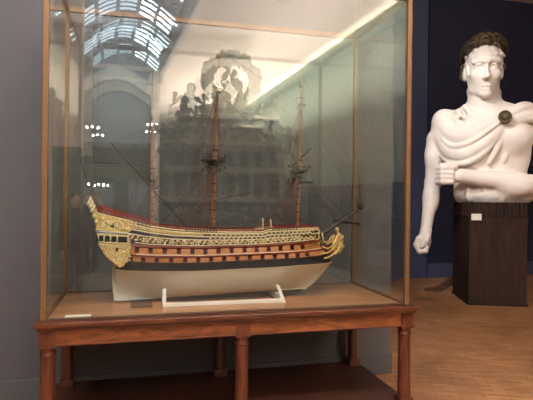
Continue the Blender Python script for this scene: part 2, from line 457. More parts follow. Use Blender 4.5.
# ------------------------------------------------------------------ pedestal
M['marble'] = mat('painted_white_figure', srgb(240, 227, 215), .55, var=.04, scale=4, c2=srgb(246, 237, 228), spec=.35)
M['pedestal'] = wood_mat('black_brown_pedestal', srgb(40, 27, 22), srgb(56, 38, 30), .7, 2., (5, 5, 1), 0., .2)
PA = -.3695                                  # yaw of the pedestal
pd = empty('pedestal', (5.58, 7.12, 0), 'tall square dark brown pedestal with ribbed socle under the white half-length statue', 'pedestal')
pd.rotation_euler = (0, 0, PA)
hx, hy = .43, .50
def pbuild(mb, name, m):
    o = mb.build(name, m, pd); o.location = (0, 0, 0); return o
pbuild(MB().box(-hx, hx, -hy, hy, 0, 1.375, .006), 'column', M['pedestal'])
pbuild(MB().box(-hx - .012, hx + .012, -hy - .012, hy + .012, 0, .05, .004), 'foot', M['pedestal'])
so = MB(); so.box(-hx, hx + .0, -hy + .0, hy, 1.375, 1.60)
for i in range(15):
    x = -hx + .03 + (2 * hx - .06) * i / 14
    for y in (-hy, hy): so.lathe([(.022, 1.38), (.022, 1.59)], (x, y, 0), 10)
for i in range(15):
    y = -hy + .03 + (2 * hy - .06) * i / 14
    for x in (-hx, hx): so.lathe([(.022, 1.38), (.022, 1.59)], (x, y, 0), 10)
pbuild(so, 'socle', M['pedestal'])
cd_ = MB().box(-.075, .075, -.004, .004, -.05, .05)
co = cd_.build('caption_card', M['paper']); co.rotation_euler = (0, 0, PA)
q_ = Matrix.Rotation(PA, 3, 'Z') @ Vector((-.335, -hy - .0268, 0)); co.location = (5.58 + q_.x, 7.12 + q_.y, 1.37)
tag(co, 'small blank white caption card fixed high on the front of the dark pedestal', 'label')

# ------------------------------------------------------------------ statue, modelled facing +y' in (u, w, v) = right, towards viewer, up
def px(x, y, w=0.): return np.array([(x - 488.5) * .0150, w, (212 - y) * .0164])
h = .0125
A = Field((-1.2, -.62, -.86), (1.36, .86, 3.05), h)
rng = random.Random(4)
# torso
A.ell((.0, -.02, 1.05), (.62, .36, .75), .05)
A.ell((.02, 0, .45), (.56, .35, .50), .12)
A.ell((-.30, .20, 1.25), (.33, .22, .27), .14)          # pectorals
A.ell((.32, .20, 1.25), (.33, .22, .27), .14)
A.cap(px(442, 123), px(474, 107, -.08), .17, .19, .12)  # shoulder slopes
A.cap((.80, -.02, 1.46), (.14, -.08, 1.68), .17, .20, .12)
A.cap((-.06, -.06, 1.45), (-.10, .06, 2.05), .28, .225, .10)   # neck
A.cap((-.28, -.02, 2.05), (-.05, .17, 1.58), .07, .05, .08)
A.cap((.10, -.02, 2.0), (.02, .17, 1.58), .07, .05, .08)
# right arm, hanging
A.ell(px(439.5, 133, -.02), (.20, .22, .26), .08)
A.cap(px(433.5, 135), px(430, 180, .02), .165, .125, .06)
A.ell(px(431, 152, .06), (.14, .13, .24), .07)
A.cap(px(430, 180, .02), px(424.5, 230, .18), .13, .088, .05)
A.ell(px(429, 196, .06), (.135, .13, .24), .06)
# fist of the hanging arm: palm, four curled fingers, thumb
hc = px(423.5, 240, .2)
A.cap(px(424.5, 230, .18), hc + np.array([-.01, .0, .02]), .088, .11, .04)
A.ell(hc + np.array([-.015, -.01, -.02]), (.105, .115, .145), .05)
for i in range(4):                          # fingers curl under from the knuckles (knuckles low and to the left)
    y_ = .10 - i * .062; L_ = (1., 1.08, 1.02, .86)[i]
    A.chain([hc + np.array([-.09, y_, .05]), hc + np.array([-.125 * L_, y_ + .01, -.06]), hc + np.array([-.07, y_ + .015, -.165 * L_]), hc + np.array([.025, y_ + .015, -.15 * L_]), hc + np.array([.05, y_, -.08])], [.045, .044, .042, .038, .034], .016)
A.chain([hc + np.array([.05, .06, .09]), hc + np.array([.035, .135, .01]), hc + np.array([-.03, .15, -.08])], [.05, .045, .034], .02)
# left arm: upper arm beside the body, forearm across the belly
A.ell((.92, -.02, 1.33), (.25, .24, .32), .08)
A.cap((.95, -.02, 1.30), (.86, .10, .50), .20, .17, .07)
A.ell((.97, .02, .95), (.18, .18, .30), .07)
A.cap(px(541, 184, .16), px(462, 174, .50), .175, .115, .06)
A.ell(px(512, 183, .30), (.32, .17, .185), .06)
# left fist
fc = px(449, 174, .54)
A.ell(fc + np.array([.02, -.02, 0]), (.13, .11, .145), .03)
for i in range(4):
    z = .115 - i * .072
    b0 = fc + np.array([.06, .085, z]); b1 = fc + np.array([-.075, .105, z + .005]); b2 = fc + np.array([-.145, .02, z]); b3 = fc + np.array([-.10, -.07, z - .005])
    A.chain([b0, b1, b2, b3], [.045, .05, .047, .04], .022)
A.chain([fc + np.array([.10, .03, .13]), fc + np.array([.01, .09, .165]), fc + np.array([-.09, .08, .16])], [.055, .05, .04], .02)
# cloak: hanging folds between the two shoulders, gathered at the brooch
BR = px(503, 119, .40)
def fold(p0, p1, sag, bulge, r, k=.035, n=14, w0=None):
    p0 = np.array(p0); p1 = np.array(p1); pts = []
    for i in range(n + 1):
        t = i / n; q = p0 + (p1 - p0) * t
        q[2] -= sag * 4 * t * (1 - t); q[1] += bulge * math.sin(PI * t); pts.append(q)
    A.chain(pts, [r * (.65 + .5 * math.sin(PI * (i / n))) for i in range(n + 1)], k)
A.cap(px(442, 116, .04), px(452, 150, .18), .20, .15, .10)
def wch(x): u = (x - 488.5) * .0150; return .43 - .62 * (u + .12) ** 2 - (.25 * max(0, -u - .6))
def swag(pts, rs, k, dw=0.):
    pts = [np.array(p, float) for p in pts]; out = []; rr_ = []
    n = len(pts)
    for i in range(n - 1):                              # Catmull-Rom through the traced points
        p0, p1, p2, p3 = pts[max(i - 1, 0)], pts[i], pts[i + 1], pts[min(i + 2, n - 1)]
        for j in range(5):
            t = j / 5; q = .5 * ((2 * p1) + (p2 - p0) * t + (2 * p0 - 5 * p1 + 4 * p2 - p3) * t * t + (3 * p1 - p0 - 3 * p2 + p3) * t ** 3)
            out.append(px(q[0], q[1], wch(q[0]) + dw)); rr_.append(rs[0] + (rs[1] - rs[0]) * math.sin(PI * (i + t) / (n - 1)))
    out.append(px(pts[-1][0], pts[-1][1], wch(pts[-1][0]) + dw)); rr_.append(rs[0])
    A.chain(out, rr_, k)
# body of the draped cloth, then its hem and folds
swag([(437, 128), (449, 148), (466, 152), (488, 139), (500, 124)], (.06, .10), .09, -.06)
swag([(441, 118), (455, 134), (472, 134), (498, 119)], (.06, .10), .09, -.08)
swag([(433, 134), (443.5, 156), (464, 161.5), (487, 149), (501.5, 127)], (.030, .042), .022, .0)
swag([(436, 127), (450, 143.5), (471, 141.5), (499, 123)], (.024, .038), .02, .05)
swag([(441, 119), (456, 132), (474, 131), (499, 120)], (.02, .03), .02, .02)
swag([(449, 111), (461, 122), (478, 122), (499, 117)], (.018, .028), .04, -.10)
swag([(463, 103.5), (472, 113), (484, 116), (500, 115)], (.024, .030), .05, -.19)
swag([(455, 107), (466, 117), (481, 118.5), (499, 116)], (.014, .02), .045, -.15)
swag([(436, 140), (449, 153), (466, 154.5), (490, 138)], (.014, .022), .02, .035)
for (x0_, y0__, x1_, y1__) in ((452, 108, 447, 124), (459, 106, 455, 124), (445, 113, 441, 130), (468, 109, 466, 122)):
    A.cap(px(x0_, y0__, wch(x0_) - .18), px(x1_, y1__, wch(x1_) - .06), .016, .022, .03)
for i in range(5):                                      # cloth gathered over the far shoulder
    fold(BR + np.array([.02, -.03, .05 - .04 * i]), np.array([.62 + .10 * i, -.05, 1.78 - .07 * i]), -.05, .09, (.03, .055, .03, .05, .035)[i], .04)
swag([(503, 124), (500, 138), (494, 152), (488, 162)], (.025, .035), .04, -.02)
swag([(507, 124), (507, 142), (503, 160)], (.02, .03), .04, -.05)
# belly cloth and lower edge
A.cap(px(463, 193, .06), px(525, 192, .10), .11, .12, .10)
A.ell(px(490, 192, .14), (.54, .24, .14), .08)
for i in range(3): fold(px(468 + 16 * i, 186, .34), px(470 + 16 * i, 198, .30), 0, .01, .02, .05)
# flat underside at the socle
A.F[:, :, :max(0, int((.215 - A.lo[2]) / h))][int((-.62 - A.lo[0]) / h):] = np.maximum(A.F[:, :, :max(0, int((.215 - A.lo[2]) / h))][int((-.62 - A.lo[0]) / h):], .02)
# head, in its own frame: x right, y forward, z up
ya, pi2 = -.16, .05
Rz = np.array([[math.cos(ya), -math.sin(ya), 0], [math.sin(ya), math.cos(ya), 0], [0, 0, 1]])
Rx = np.array([[1, 0, 0], [0, math.cos(-pi2), -math.sin(-pi2)], [0, math.sin(-pi2), math.cos(-pi2)]])
HR = Rz @ Rx; HC = np.array([-.10, .12, 2.37])
HS = np.array([.91, 1, 1.0])
A.frame(HC, HR, HS)
A.ell((0, -.04, .12), (.300, .39, .345), .04)
A.ell((0, .08, -.12), (.262, .275, .33), .06)
for sx in (-1, 1):
    A.cap((sx * .235, -.03, -.08), (sx * .175, .07, -.32), .06, .06, .05)
    A.cap((sx * .175, .07, -.32), (sx * .04, .235, -.405), .06, .07, .06)
    A.ell((sx * .16, .235, -.125), (.085, .07, .07), .06)
    A.ell((sx * .13, .26, -.25), (.08, .06, .09), .05, '-') if False else None
    A.cap((sx * .03, .365, .06), (sx * .2, .275, .072), .042, .045, .025)
    A.ell((sx * .118, .365, -.012), (.085, .095, .050), .025, '-')
    A.ell((sx * .112, .265, -.015), (.058, .052, .040), .008)
    A.chain([(sx * .048, .30, -.018), (sx * .085, .333, .018), (sx * .14, .325, .018), (sx * .185, .27, -.02)], .016, .01)
    A.chain([(sx * .05, .30, -.03), (sx * .09, .318, -.055), (sx * .14, .31, -.052), (sx * .185, .27, -.025)], .012, .01)
    A.cap((sx * .04, .385, -.20), (sx * .045, .35, -.195), .028, .03, .02)
    A.ell((sx * .31, -.06, -.06), (.035, .075, .11), .02)
    A.ell((sx * .022, .405, -.232), (.009, .014, .009), .01, '-')
A.ell((0, .28, -.425), (.10, .06, .06), .06)
A.cap((0, .335, .04), (0, .43, -.175), .022, .034, .03)
A.ell((0, .432, -.19), (.036, .04, .032), .02)
A.chain([(-.095, .30, -.335), (-.045, .343, -.318), (0, .352, -.322), (.045, .343, -.318), (.095, .30, -.335)], [.008, .016, .018, .016, .008], .03)
A.chain([(-.085, .30, -.348), (-.04, .328, -.368), (.04, .328, -.368), (.085, .30, -.348)], [.008, .018, .018, .008], .03)
A.chain([(-.105, .315, -.35), (-.04, .372, -.344), (.04, .372, -.344), (.105, .315, -.35)], .019, .008, '-')
for i in range(34):                                     # short locks under the wreath
    a = rng.uniform(-1.0, 1.0) if i > 18 else -1.05 + 2.1 * i / 18
    zz = .235 + rng.uniform(-.01, .08) - .13 * abs(a) ** 1.6 * .6
    e = Vector((.29 * math.sin(a), .33 * math.cos(a) - .02, zz))
    d = Vector((rng.uniform(-.06, .06) + .03, .02 * math.cos(a), -.075))
    A.cap(tuple(e), tuple(e + d), .026, .012, .025)
for sx in (-1, 1):
    for i in range(9):
        A.cap((sx * (.275 + rng.uniform(-.01, .02)), .12 - .045 * i + rng.uniform(-.02, .02), .12 - rng.uniform(0, .1)), (sx * .28, .14 - .045 * i, -.03 - rng.uniform(0, .12)), .024, .014, .025)
for i in range(60):
    a = rng.uniform(1.4, 2 * PI - 1.4); zz = rng.uniform(-.2, .42); rr = math.sqrt(max(.05, 1 - ((zz - .14) / .37) ** 2))
    e = Vector((.29 * rr * math.sin(a), .385 * rr * math.cos(a) - .04, zz)); A.cap(tuple(e), tuple(e + Vector((.03, 0, -.09))), .04, .02, .015)
A.frame()
V, Q = A.mesh()
SO = np.array([5.58, 7.12, 1.39]); UU = np.array([.787, -.617, 0]); WW = np.array([-.617, -.787, 0])
def sw(p): p = np.atleast_2d(p); return SO + p[:, :1] * UU + p[:, 1:2] * WW + p[:, 2:] * np.array([0, 0, 1])
# keep the connected figure only
st = empty('statue', (5.58, 7.12, 1.60), 'colossal white half-length statue of a man with bronze laurel wreath and folded arm', 'statue')
def splace(o): o.parent = st; o.location = (0, 0, 0); return o
field_obj('figure', sw(V) - np.array([5.58, 7.12, 1.60]), Q[:, ::-1], M['marble'], st)
# laurel wreath: overlapping pointed leaves in three rows round the head
wb = MB()
def leaf(c, d, nrm, ln, wd):
    d = d.normalized(); s_ = d.cross(nrm).normalized(); nrm = s_.cross(d).normalized()
    prof = [(0, .12), (.25, .8), (.5, 1), (.75, .7), (1, .02)]
    vs, fs = [], []
    for sg in (1, -1):
        for t, k in prof:
            b = c + d * (ln * t) + nrm * (.03 * math.sin(PI * t) + sg * .008)
            vs += [b - s_ * wd * k, b + nrm * .018 * k * (sg > 0), b + s_ * wd * k]
    for sg in (0, 1):
        o = sg * 15
        for i in range(4):
            for j in range(2): fs.append((o + i * 3 + j, o + i * 3 + j + 1, o + i * 3 + j + 4, o + i * 3 + j + 3))
    for i in range(4):
        fs.append((i * 3, (i + 1) * 3, 15 + (i + 1) * 3, 15 + i * 3)); fs.append((i * 3 + 2, (i + 1) * 3 + 2, 15 + (i + 1) * 3 + 2, 15 + i * 3 + 2))
    wb.add(vs, fs)
def hw(p): return Vector(sw(HC + HR @ (np.array(p) * HS))[0])
def hd(v): v = HR @ np.array(v); return Vector(v[0] * UU + v[1] * WW + v[2] * np.array([0, 0, 1]))
def ring(a, lift=0.):
    c = math.cos(a); return np.array([.325 * math.sin(a), .385 * c - .03, .23 + .13 * c + lift])
for row in range(3):
    for i in range(23):
        s_ = -1 if i % 2 else 1
        a = (i // 2) / 11.5 * PI * s_
        a = PI * (1 - (i // 2 + .3 * row) / 12) * s_
        lift = (-.01, .03, .07)[row]
        p = ring(a, lift); sh = (1.02, 1.06, .98)[row]; p[0] *= sh; p[1] *= sh
        p2 = ring(a - .3 * s_, lift + rng.uniform(-.01, .04)); p2[0] *= sh; p2[1] *= sh
        p2[0] *= 1.06; p2[1] *= 1.06; nr = Vector(hd((math.sin(a), math.cos(a), .2 + .25 * row)))
        leaf(hw(p * 1.0), hw(p2) - hw(p), nr, rng.uniform(.15, .20), .040)
wb.tube([hw(ring(2 * PI * i / 40, .04) * np.array([.98, .98, 1])) for i in range(41)], .028, 6)
leaf(hw((0, .36, .34)), hd((0, .05, 1)), hd((0, 1, .2)), .17, .06)
for sx in (-1, 1):
    for k in range(3 if sx < 0 else 1): leaf(hw((sx * .33, -.06 - .04 * k, .12 - .06 * k)), hd((sx * .02, .05, -1)), hd((sx, .2, 0)), .16, .045)
splace(wb.build('laurel_wreath', M['bronze'], loc=(5.58, 7.12, 1.60), smooth=True))
bb = MB(); c = Vector(sw(BR + np.array([0, .10, 0]))[0]); nW = Vector(WW)
for r, off, th in ((.085, 0, .045), (.055, .03, .03)):
    bm = bmesh.new(); bmesh.ops.create_uvsphere(bm, u_segments=20, v_segments=10, radius=1)
    bb.merge(bm, Matrix.Translation(c + nW * off) @ nW.to_track_quat('Z', 'Y').to_matrix().to_4x4() @ Matrix.Diagonal((r, r, th, 1)))
bb.tube([c + (Vector(UU) * math.cos(2 * PI * i / 24) + Vector((0, 0, 1)) * math.sin(2 * PI * i / 24)) * .082 + nW * .02 for i in range(25)], .016, 6)
splace(bb.build('cloak_brooch', M['bronze'], loc=(5.58, 7.12, 1.60), smooth=True))
# ------------------------------------------------------------------ ship model
YC = 3.72
G = {}
G['hull_white'] = mat('ivory_hull_paint', srgb(228, 222, 205), .45, var=.05, scale=14, stretch=(1, 1, 6))
G['black'] = mat('black_wale_paint', srgb(26, 20, 19), .6, var=.15, scale=30)
G['tan'] = wood_mat('pear_wood_planking', srgb(170, 104, 54), srgb(206, 140, 80), .4, 6, (1.5, 10, 22), .15)
G['gold'] = mat('gilding', srgb(212, 158, 76), .36, .35, .35, 120, c2=srgb(255, 228, 156), bump=.5)
G['gold2'] = mat('pale_gilding', srgb(236, 204, 134), .4, .15, .3, 140, c2=srgb(252, 236, 190), bump=.4)
G['cream'] = mat('cream_moulding', srgb(230, 212, 172), .45, var=.1, scale=60)
G['red'] = mat('dark_red_paint', srgb(126, 38, 30), .45, var=.15, scale=40)
G['topside'] = mat('brown_black_topside', srgb(58, 38, 30), .45, var=.35, scale=60)
G['deck'] = wood_mat('ship_deck', srgb(120, 72, 46), srgb(150, 96, 60), .5, 8, (1, 14, 1), 0)
G['mast'] = wood_mat('mast_wood', srgb(120, 70, 42), srgb(168, 114, 70), .45, 8, (20, 20, 3), .1)
G['dark'] = mat('dark_spar', srgb(48, 34, 28), .55, var=.2, scale=60)
G['rope'] = mat('tarred_rope', srgb(70, 42, 32), .8, var=.2, scale=200)
G['redrope'] = mat('red_brown_rope', srgb(92, 54, 40), .8, var=.2, scale=200)
G['redwood'] = wood_mat('red_brown_knee', srgb(96, 44, 28), srgb(140, 76, 44), .4, 8, (6, 6, 6), .1)
G['pane'] = mat('dark_ship_window', srgb(42, 36, 34), .15, var=.1, scale=60)
G['stand'] = mat('white_cradle_paint', srgb(236, 234, 226), .45, var=.03, scale=10)
ship = empty('ship_model', (.66, YC, CB + .04), 'model of a three-masted wooden warship with gilded stern and ivory hull below the waterline', 'model ship')
def SB(mb, name, m, parent=None, **kw):
    o = mb.build(name, m, parent if parent is not None else ship, **kw)
    if parent is not None: o.location = (0, 0, 0)
    return o
def sub(mb, name, m, parent, **kw): return SB(mb, name, m, parent, **kw)

def hbf(t, stern, mid, bow, p=2.3, t0=.34, t1=.66):
    if t < t0: return stern + (mid - stern) * math.sin(PI / 2 * t / t0) ** .9
    if t > t1: return bow + (mid - bow) * max(0, 1 - ((t - t1) / (1 - t1)) ** p) ** .75
    return mid
HB = {'WL': (.085, .200, .006), 'WT': (.115, .204, .014), 'MID': (.135, .198, .040), 'UT': (.140, .182, .095), 'RAIL': (.125, .158, .105)}
PXL = {'WL': [(116, 269), (127, 270.5), (150, 271.5), (200, 271), (260, 268), (300, 265), (331, 262)],
       'WT': [(115, 261), (150, 263.2), (200, 263), (260, 260), (300, 257.5), (328, 254)],
       'MID': [(112, 252), (150, 255), (200, 255.5), (260, 253), (300, 250.5), (321, 248)],
       'UT': [(105, 240), (127, 243.5), (150, 246), (200, 247), (260, 245), (300, 242), (318.5, 239.5)],
       'RAIL': [(97, 211), (110, 214.5), (125, 218), (140, 222), (152, 225), (170, 228), (200, 230), (230, 231.2), (262, 231), (268, 228.6), (290, 228), (318, 227)]}
LV = {}
for k, pts in PXL.items():
    n = len(pts); x0, x1 = pts[0][0], pts[-1][0]; w = []
    for (a, b) in pts:
        t = (a - x0) / (x1 - x0); w.append(P(a, b, YC - hbf(t, *HB[k])))
    LV[k] = np.array(w)
def lev(k, t):
    """point of a sheer line (near side), t runs from stern to bow"""
    w = LV[k]; x = w[0, 0] + (w[-1, 0] - w[0, 0]) * t
    return np.array([x, hbf(t, *HB[k]), np.interp(x, w[:, 0], w[:, 2])])
def side(a, b, f, t, out=0., s=-1):
    p = lev(a, t) * (1 - f) + lev(b, t) * f
    return Vector((p[0], YC + s * (p[1] + out), p[2]))
def tx(a, b, f, x):
    """t at which the line has world x"""
    ts = np.linspace(0, 1, 201); xs = [side(a, b, f, t).x for t in ts]
    return float(np.interp(x, xs, ts))
NT = 64; TS = [i / NT for i in range(NT + 1)]
def strip(a, b, n=3, f0=0., f1=1., out=0.):
    mb = MB()
    for s in (-1, 1):
        vs = []; fs = []
        for t in TS:
            for j in range(n + 1): vs.append(side(a, b, f0 + (f1 - f0) * j / n, t, out, s))
        for i in range(NT):
            for j in range(n):
                o = i * (n + 1) + j; fs.append((o, o + 1, o + n + 2, o + n + 1))
        mb.add(vs, fs)
    for t in (0., 1.):                     # close stern and bow
        vs = []
        for j in range(n + 1):
            f = f0 + (f1 - f0) * j / n; vs += [side(a, b, f, t, out, -1), side(a, b, f, t, out, 1)]
        mb.add(vs, [(2 * j, 2 * j + 1, 2 * j + 3, 2 * j + 2) for j in range(n)])
    return mb
# underwater body
KA, KB = P(117, 299.6, YC), P(306, 287.5, YC)
mb = MB(); nv = 9
for s in (-1, 1):
    vs = []; fs = []
    for t in TS:
        w = lev('WL', t); kx = KA[0] + (KB[0] - KA[0]) * t; kz = KA[2] + (KB[2] - KA[2]) * t
        p = .40 + 1.5 * max(0, (.32 - t) / .32) ** 1.6 + .9 * max(0, (t - .72) / .28) ** 1.5
        for j in range(nv + 1):
            v = j / nv; vv = v ** 1.4
            hb = .007 + (w[1] - .007) * vv ** p if w[1] > .007 else w[1] * v + .006 * (1 - v)
            vs.append((kx + (w[0] - kx) * v ** (1.0 if t > .5 else 1), YC + s * hb, kz + (w[2] - kz) * vv))
    for i in range(NT):
        for j in range(nv):
            o = i * (nv + 1) + j; fs.append((o, o + 1, o + nv + 2, o + nv + 1))
    mb.add(vs, fs)
bmesh.ops.remove_doubles(mb.bm, verts=mb.bm.verts, dist=.0004)
hull = SB(mb, 'hull_bottom', G['hull_white'], smooth=True)
kb = MB()
kb.add([(KA[0], YC - .008, KA[2] - .008), (KB[0], YC - .008, KB[2] - .008), (KB[0], YC + .008, KB[2] - .008), (KA[0], YC + .008, KA[2] - .008),
        (KA[0], YC - .008, KA[2] + .006), (KB[0], YC - .008, KB[2] + .006), (KB[0], YC + .008, KB[2] + .006), (KA[0], YC + .008, KA[2] + .006)],
       [(0, 1, 2, 3), (4, 5, 6, 7), (0, 1, 5, 4), (1, 2, 6, 5), (2, 3, 7, 6), (3, 0, 4, 7)])
a, b = P(305, 287.5, YC), P(331, 261.5, YC)
kb.tube([a, b], .009, 8)
SB(kb, 'keel', G['hull_white'])
r0, r1 = P(112, 266, YC), P(115.5, 300, YC)
rd = MB(); poly = [tuple(P(*q, YC)[[0, 2]]) for q in ((111.8, 262), (117.5, 262), (119, 299.5), (114, 300.5), (112.5, 285))]
rd.prism(poly, YC - .007, YC + .007); rud = SB(rd, 'rudder', G['hull_white'])
for yy in (272, 282, 292):
    hg = MB(); hg.box(P(113, yy, YC)[0] - .003, P(121, yy, YC)[0], YC - .009, YC + .009, P(113, yy, YC)[2] - .003, P(113, yy, YC)[2] + .003)
    sub(hg, 'hinge_strap', G['cream'], rud)
SB(strip('WL', 'WT', 3, out=.003), 'black_wale', G['black'], smooth=True, angle=50)
SB(strip('WT', 'MID', 3), 'lower_planking', G['tan'], smooth=True, angle=50)
SB(strip('MID', 'UT', 3), 'middle_planking', G['tan'], smooth=True, angle=50)
SB(strip('UT', 'RAIL', 4), 'topside', G['topside'], smooth=True, angle=50)
def mould(a, b, f, r, out, t0=0., t1=1., n=70, taper=None):
    mb = MB()
    for s in (-1, 1): mb.tube([side(a, b, f, t0 + (t1 - t0) * i / n, out, s) for i in range(n + 1)], r, 6)
    return mb
for (a, b, f, r, o, m, nm, t0, t1) in (
    ('WL', 'WT', 0.0, .003, .001, 'cream', 'waterline_batten', 0, 1),
    ('WT', 'MID', .02, .004, .0, 'topside', 'wale_rail', 0, 1),
    ('WT', 'MID', .84, .0065, .002, 'red', 'red_rail', 0, 1), ('WT', 'MID', 1.0, .004, .003, 'cream', 'cream_moulding', .1, 1),
    ('MID', 'UT', .86, .008, .001, 'red', 'red_rail', 0, 1),
    ('UT', 'RAIL', .07, .0042, .003, 'cream', 'cream_moulding', .13, 1), ('UT', 'RAIL', .40, .0042, .003, 'cream', 'cream_moulding', .1, .90),
    ('UT', 'RAIL', .60, .0048, .003, 'cream', 'cream_moulding', .1, .96), ('UT', 'RAIL', .80, .006, .002, 'gold2', 'gilded_rail', .02, 1),
    ('UT', 'RAIL', .93, .0055, .003, 'gold2', 'gilded_rail', .0, 1), ('UT', 'RAIL', 1.02, .006, .0, 'red', 'bulwark_rail', 0, 1)):
    SB(mould(a, b, f, r, o, t0, t1), nm, G[m], smooth=True)
# red inner bulwark above the rail, and the decks
bw = MB()
for s in (-1, 1):
    for t0, t1, hgt in ((0, .235, .022), (.25, .72, .008), (.775, 1., .012)):
        vs = []; n = 16
        for i in range(n + 1):
            t = t0 + (t1 - t0) * i / n; hh = hgt * (1 + (.8 if t0 == 0 else 0) * (1 - i / n))
            p = side('UT', 'RAIL', 1., t, -.004, s); q = side('UT', 'RAIL', 1., t, -.012, s)
            vs += [p, q, q + Vector((0, 0, hh)), p + Vector((0, 0, hh))]
        bw.add(vs, [(4 * i + j, 4 * i + (j + 1) % 4, 4 * i + 4 + (j + 1) % 4, 4 * i + 4 + j) for i in range(n) for j in range(4)] + [(0, 1, 2, 3), (4 * n, 4 * n + 1, 4 * n + 2, 4 * n + 3)])
SB(bw, 'red_bulwark', G['red'])
dk = MB(); vs = []
for t in TS: vs += [side('UT', 'RAIL', .78, t, -.006, -1), side('UT', 'RAIL', .78, t, -.006, 1)]
dk.add(vs, [(2 * i, 2 * i + 1, 2 * i + 3, 2 * i + 2) for i in range(NT)]); SB(dk, 'deck', G['deck'])
# gun ports
def frame_at(a, b, f, t, s):
    p = side(a, b, f, t, 0, s); d = (side(a, b, f, min(1, t + .01), 0, s) - side(a, b, f, max(0, t - .01), 0, s)).normalized()
    up = side(a, b, min(1, f + .2), t, 0, s) - side(a, b, max(0, f - .2), t, 0, s); up.x = 0; up = (up.normalized() - d * d.dot(up.normalized())).normalized()
    up = (up + Vector((-up.x, 0, 0))).normalized(); nr = d.cross(up).normalized()
    if nr.y * s < 0: nr = -nr
    return p, d, up, nr
def slab(mb, c, d, up, nr, w, h_, th, off=0.):
    vs = [c + d * (sx * w / 2) + up * (sy * h_ / 2) + nr * (off + th * k) for k in (-1, 1) for sy in (-1, 1) for sx in (-1, 1)]
    mb.add(vs, [(0, 1, 3, 2), (4, 5, 7, 6), (0, 1, 5, 4), (2, 3, 7, 6), (0, 2, 6, 4), (1, 3, 7, 5)])
rows = (('WT', 'MID', .36, [130.5, 143.4, 157, 171.3, 185, 198, 211, 224, 237, 249.5, 262, 274.5, 286.5, 298, 308.5], .032, .030, 'red'),
        ('MID', 'UT', .42, [137, 150.5, 164.5, 178.6, 192, 205, 218, 231, 244, 256, 268, 280, 292, 303], .032, .032, 'red'),
        ('UT', 'RAIL', .235, [145.5, 158.5, 171.3, 184, 197, 210, 223, 236, 249, 261, 273, 285, 297], .030, .030, 'cream'))
for ri, (a, b, f, xs, pw, ph, mm) in enumerate(rows):
    for xp in xs:
        xw = float(P(xp, 250, YC - .19 + .02 * ri)[0]); t = tx(a, b, f, xw)
        for s in (-1, 1):
            p, d, up, nr = frame_at(a, b, f, t, s)
            fr = MB(); slab(fr, p, d, up, nr, pw, ph, .004); port = SB(fr, 'gun_port', G[mm])
            hl = MB(); slab(hl, p, d, up, nr, pw * .62, ph * .66, .002, .0045); sub(hl, 'port_opening', G['pane'], port).location = (0, 0, 0)
            if ri < 2:
                ld = MB(); slab(ld, p + up * (ph * .62) + nr * .012, d, (nr * .85 + up * .5).normalized(), (up * .85 - nr * .5).normalized(), pw * .8, .026, .0025); sub(ld, 'port_lid', G['red'], port)
            gn = MB(); gn.tube([p - nr * .01 - up * .002, p + nr * .022 - up * .002], .0052, 8); gn.tube([p + nr * .018 - up * .002, p + nr * .025 - up * .002], .0066, 8)
            sub(gn, 'cannon', G['gold2'] if ri == 2 else G['dark'], port)
# carved and gilded ornament between the upper ports and along the quarterdeck
rg = random.Random(11)
og = MB(); ow = MB()
for s in (-1, 1):
    for i in range(118):
        t = .12 + .86 * i / 117
        f = .235 + .08 * math.sin(i * 1.9)
        p, d, up, nr = frame_at('UT', 'RAIL', f, t, s)
        k = i % 4
        tgt = og if k < 3 else ow
        tgt.ball(p + nr * .003, (.0075 + .004 * rg.random(), .005, .006 + .005 * rg.random()), 6)
    for i in range(70):
        t = .14 + .3 * i / 69
        p, d, up, nr = frame_at('UT', 'RAIL', .70, t, s); og.ball(p + nr * .003, (.004, .004, .009), 6)
    for i in range(48):
        t = .47 + .5 * i / 47
        p, d, up, nr = frame_at('UT', 'RAIL', (.50, .70)[i % 2], t, s); (og if i % 3 else ow).ball(p + nr * .002, (.010, .004, .005), 6)
    for i in range(40):
        t = .0 + .16 * i / 39
        p, d, up, nr = frame_at('UT', 'RAIL', .86 + .05 * math.sin(i), t, s); og.ball(p + nr * .004, (.008, .005, .008), 6)
SB(og, 'gilded_carving', G['gold'], smooth=True); SB(ow, 'white_carving', G['cream'], smooth=True)
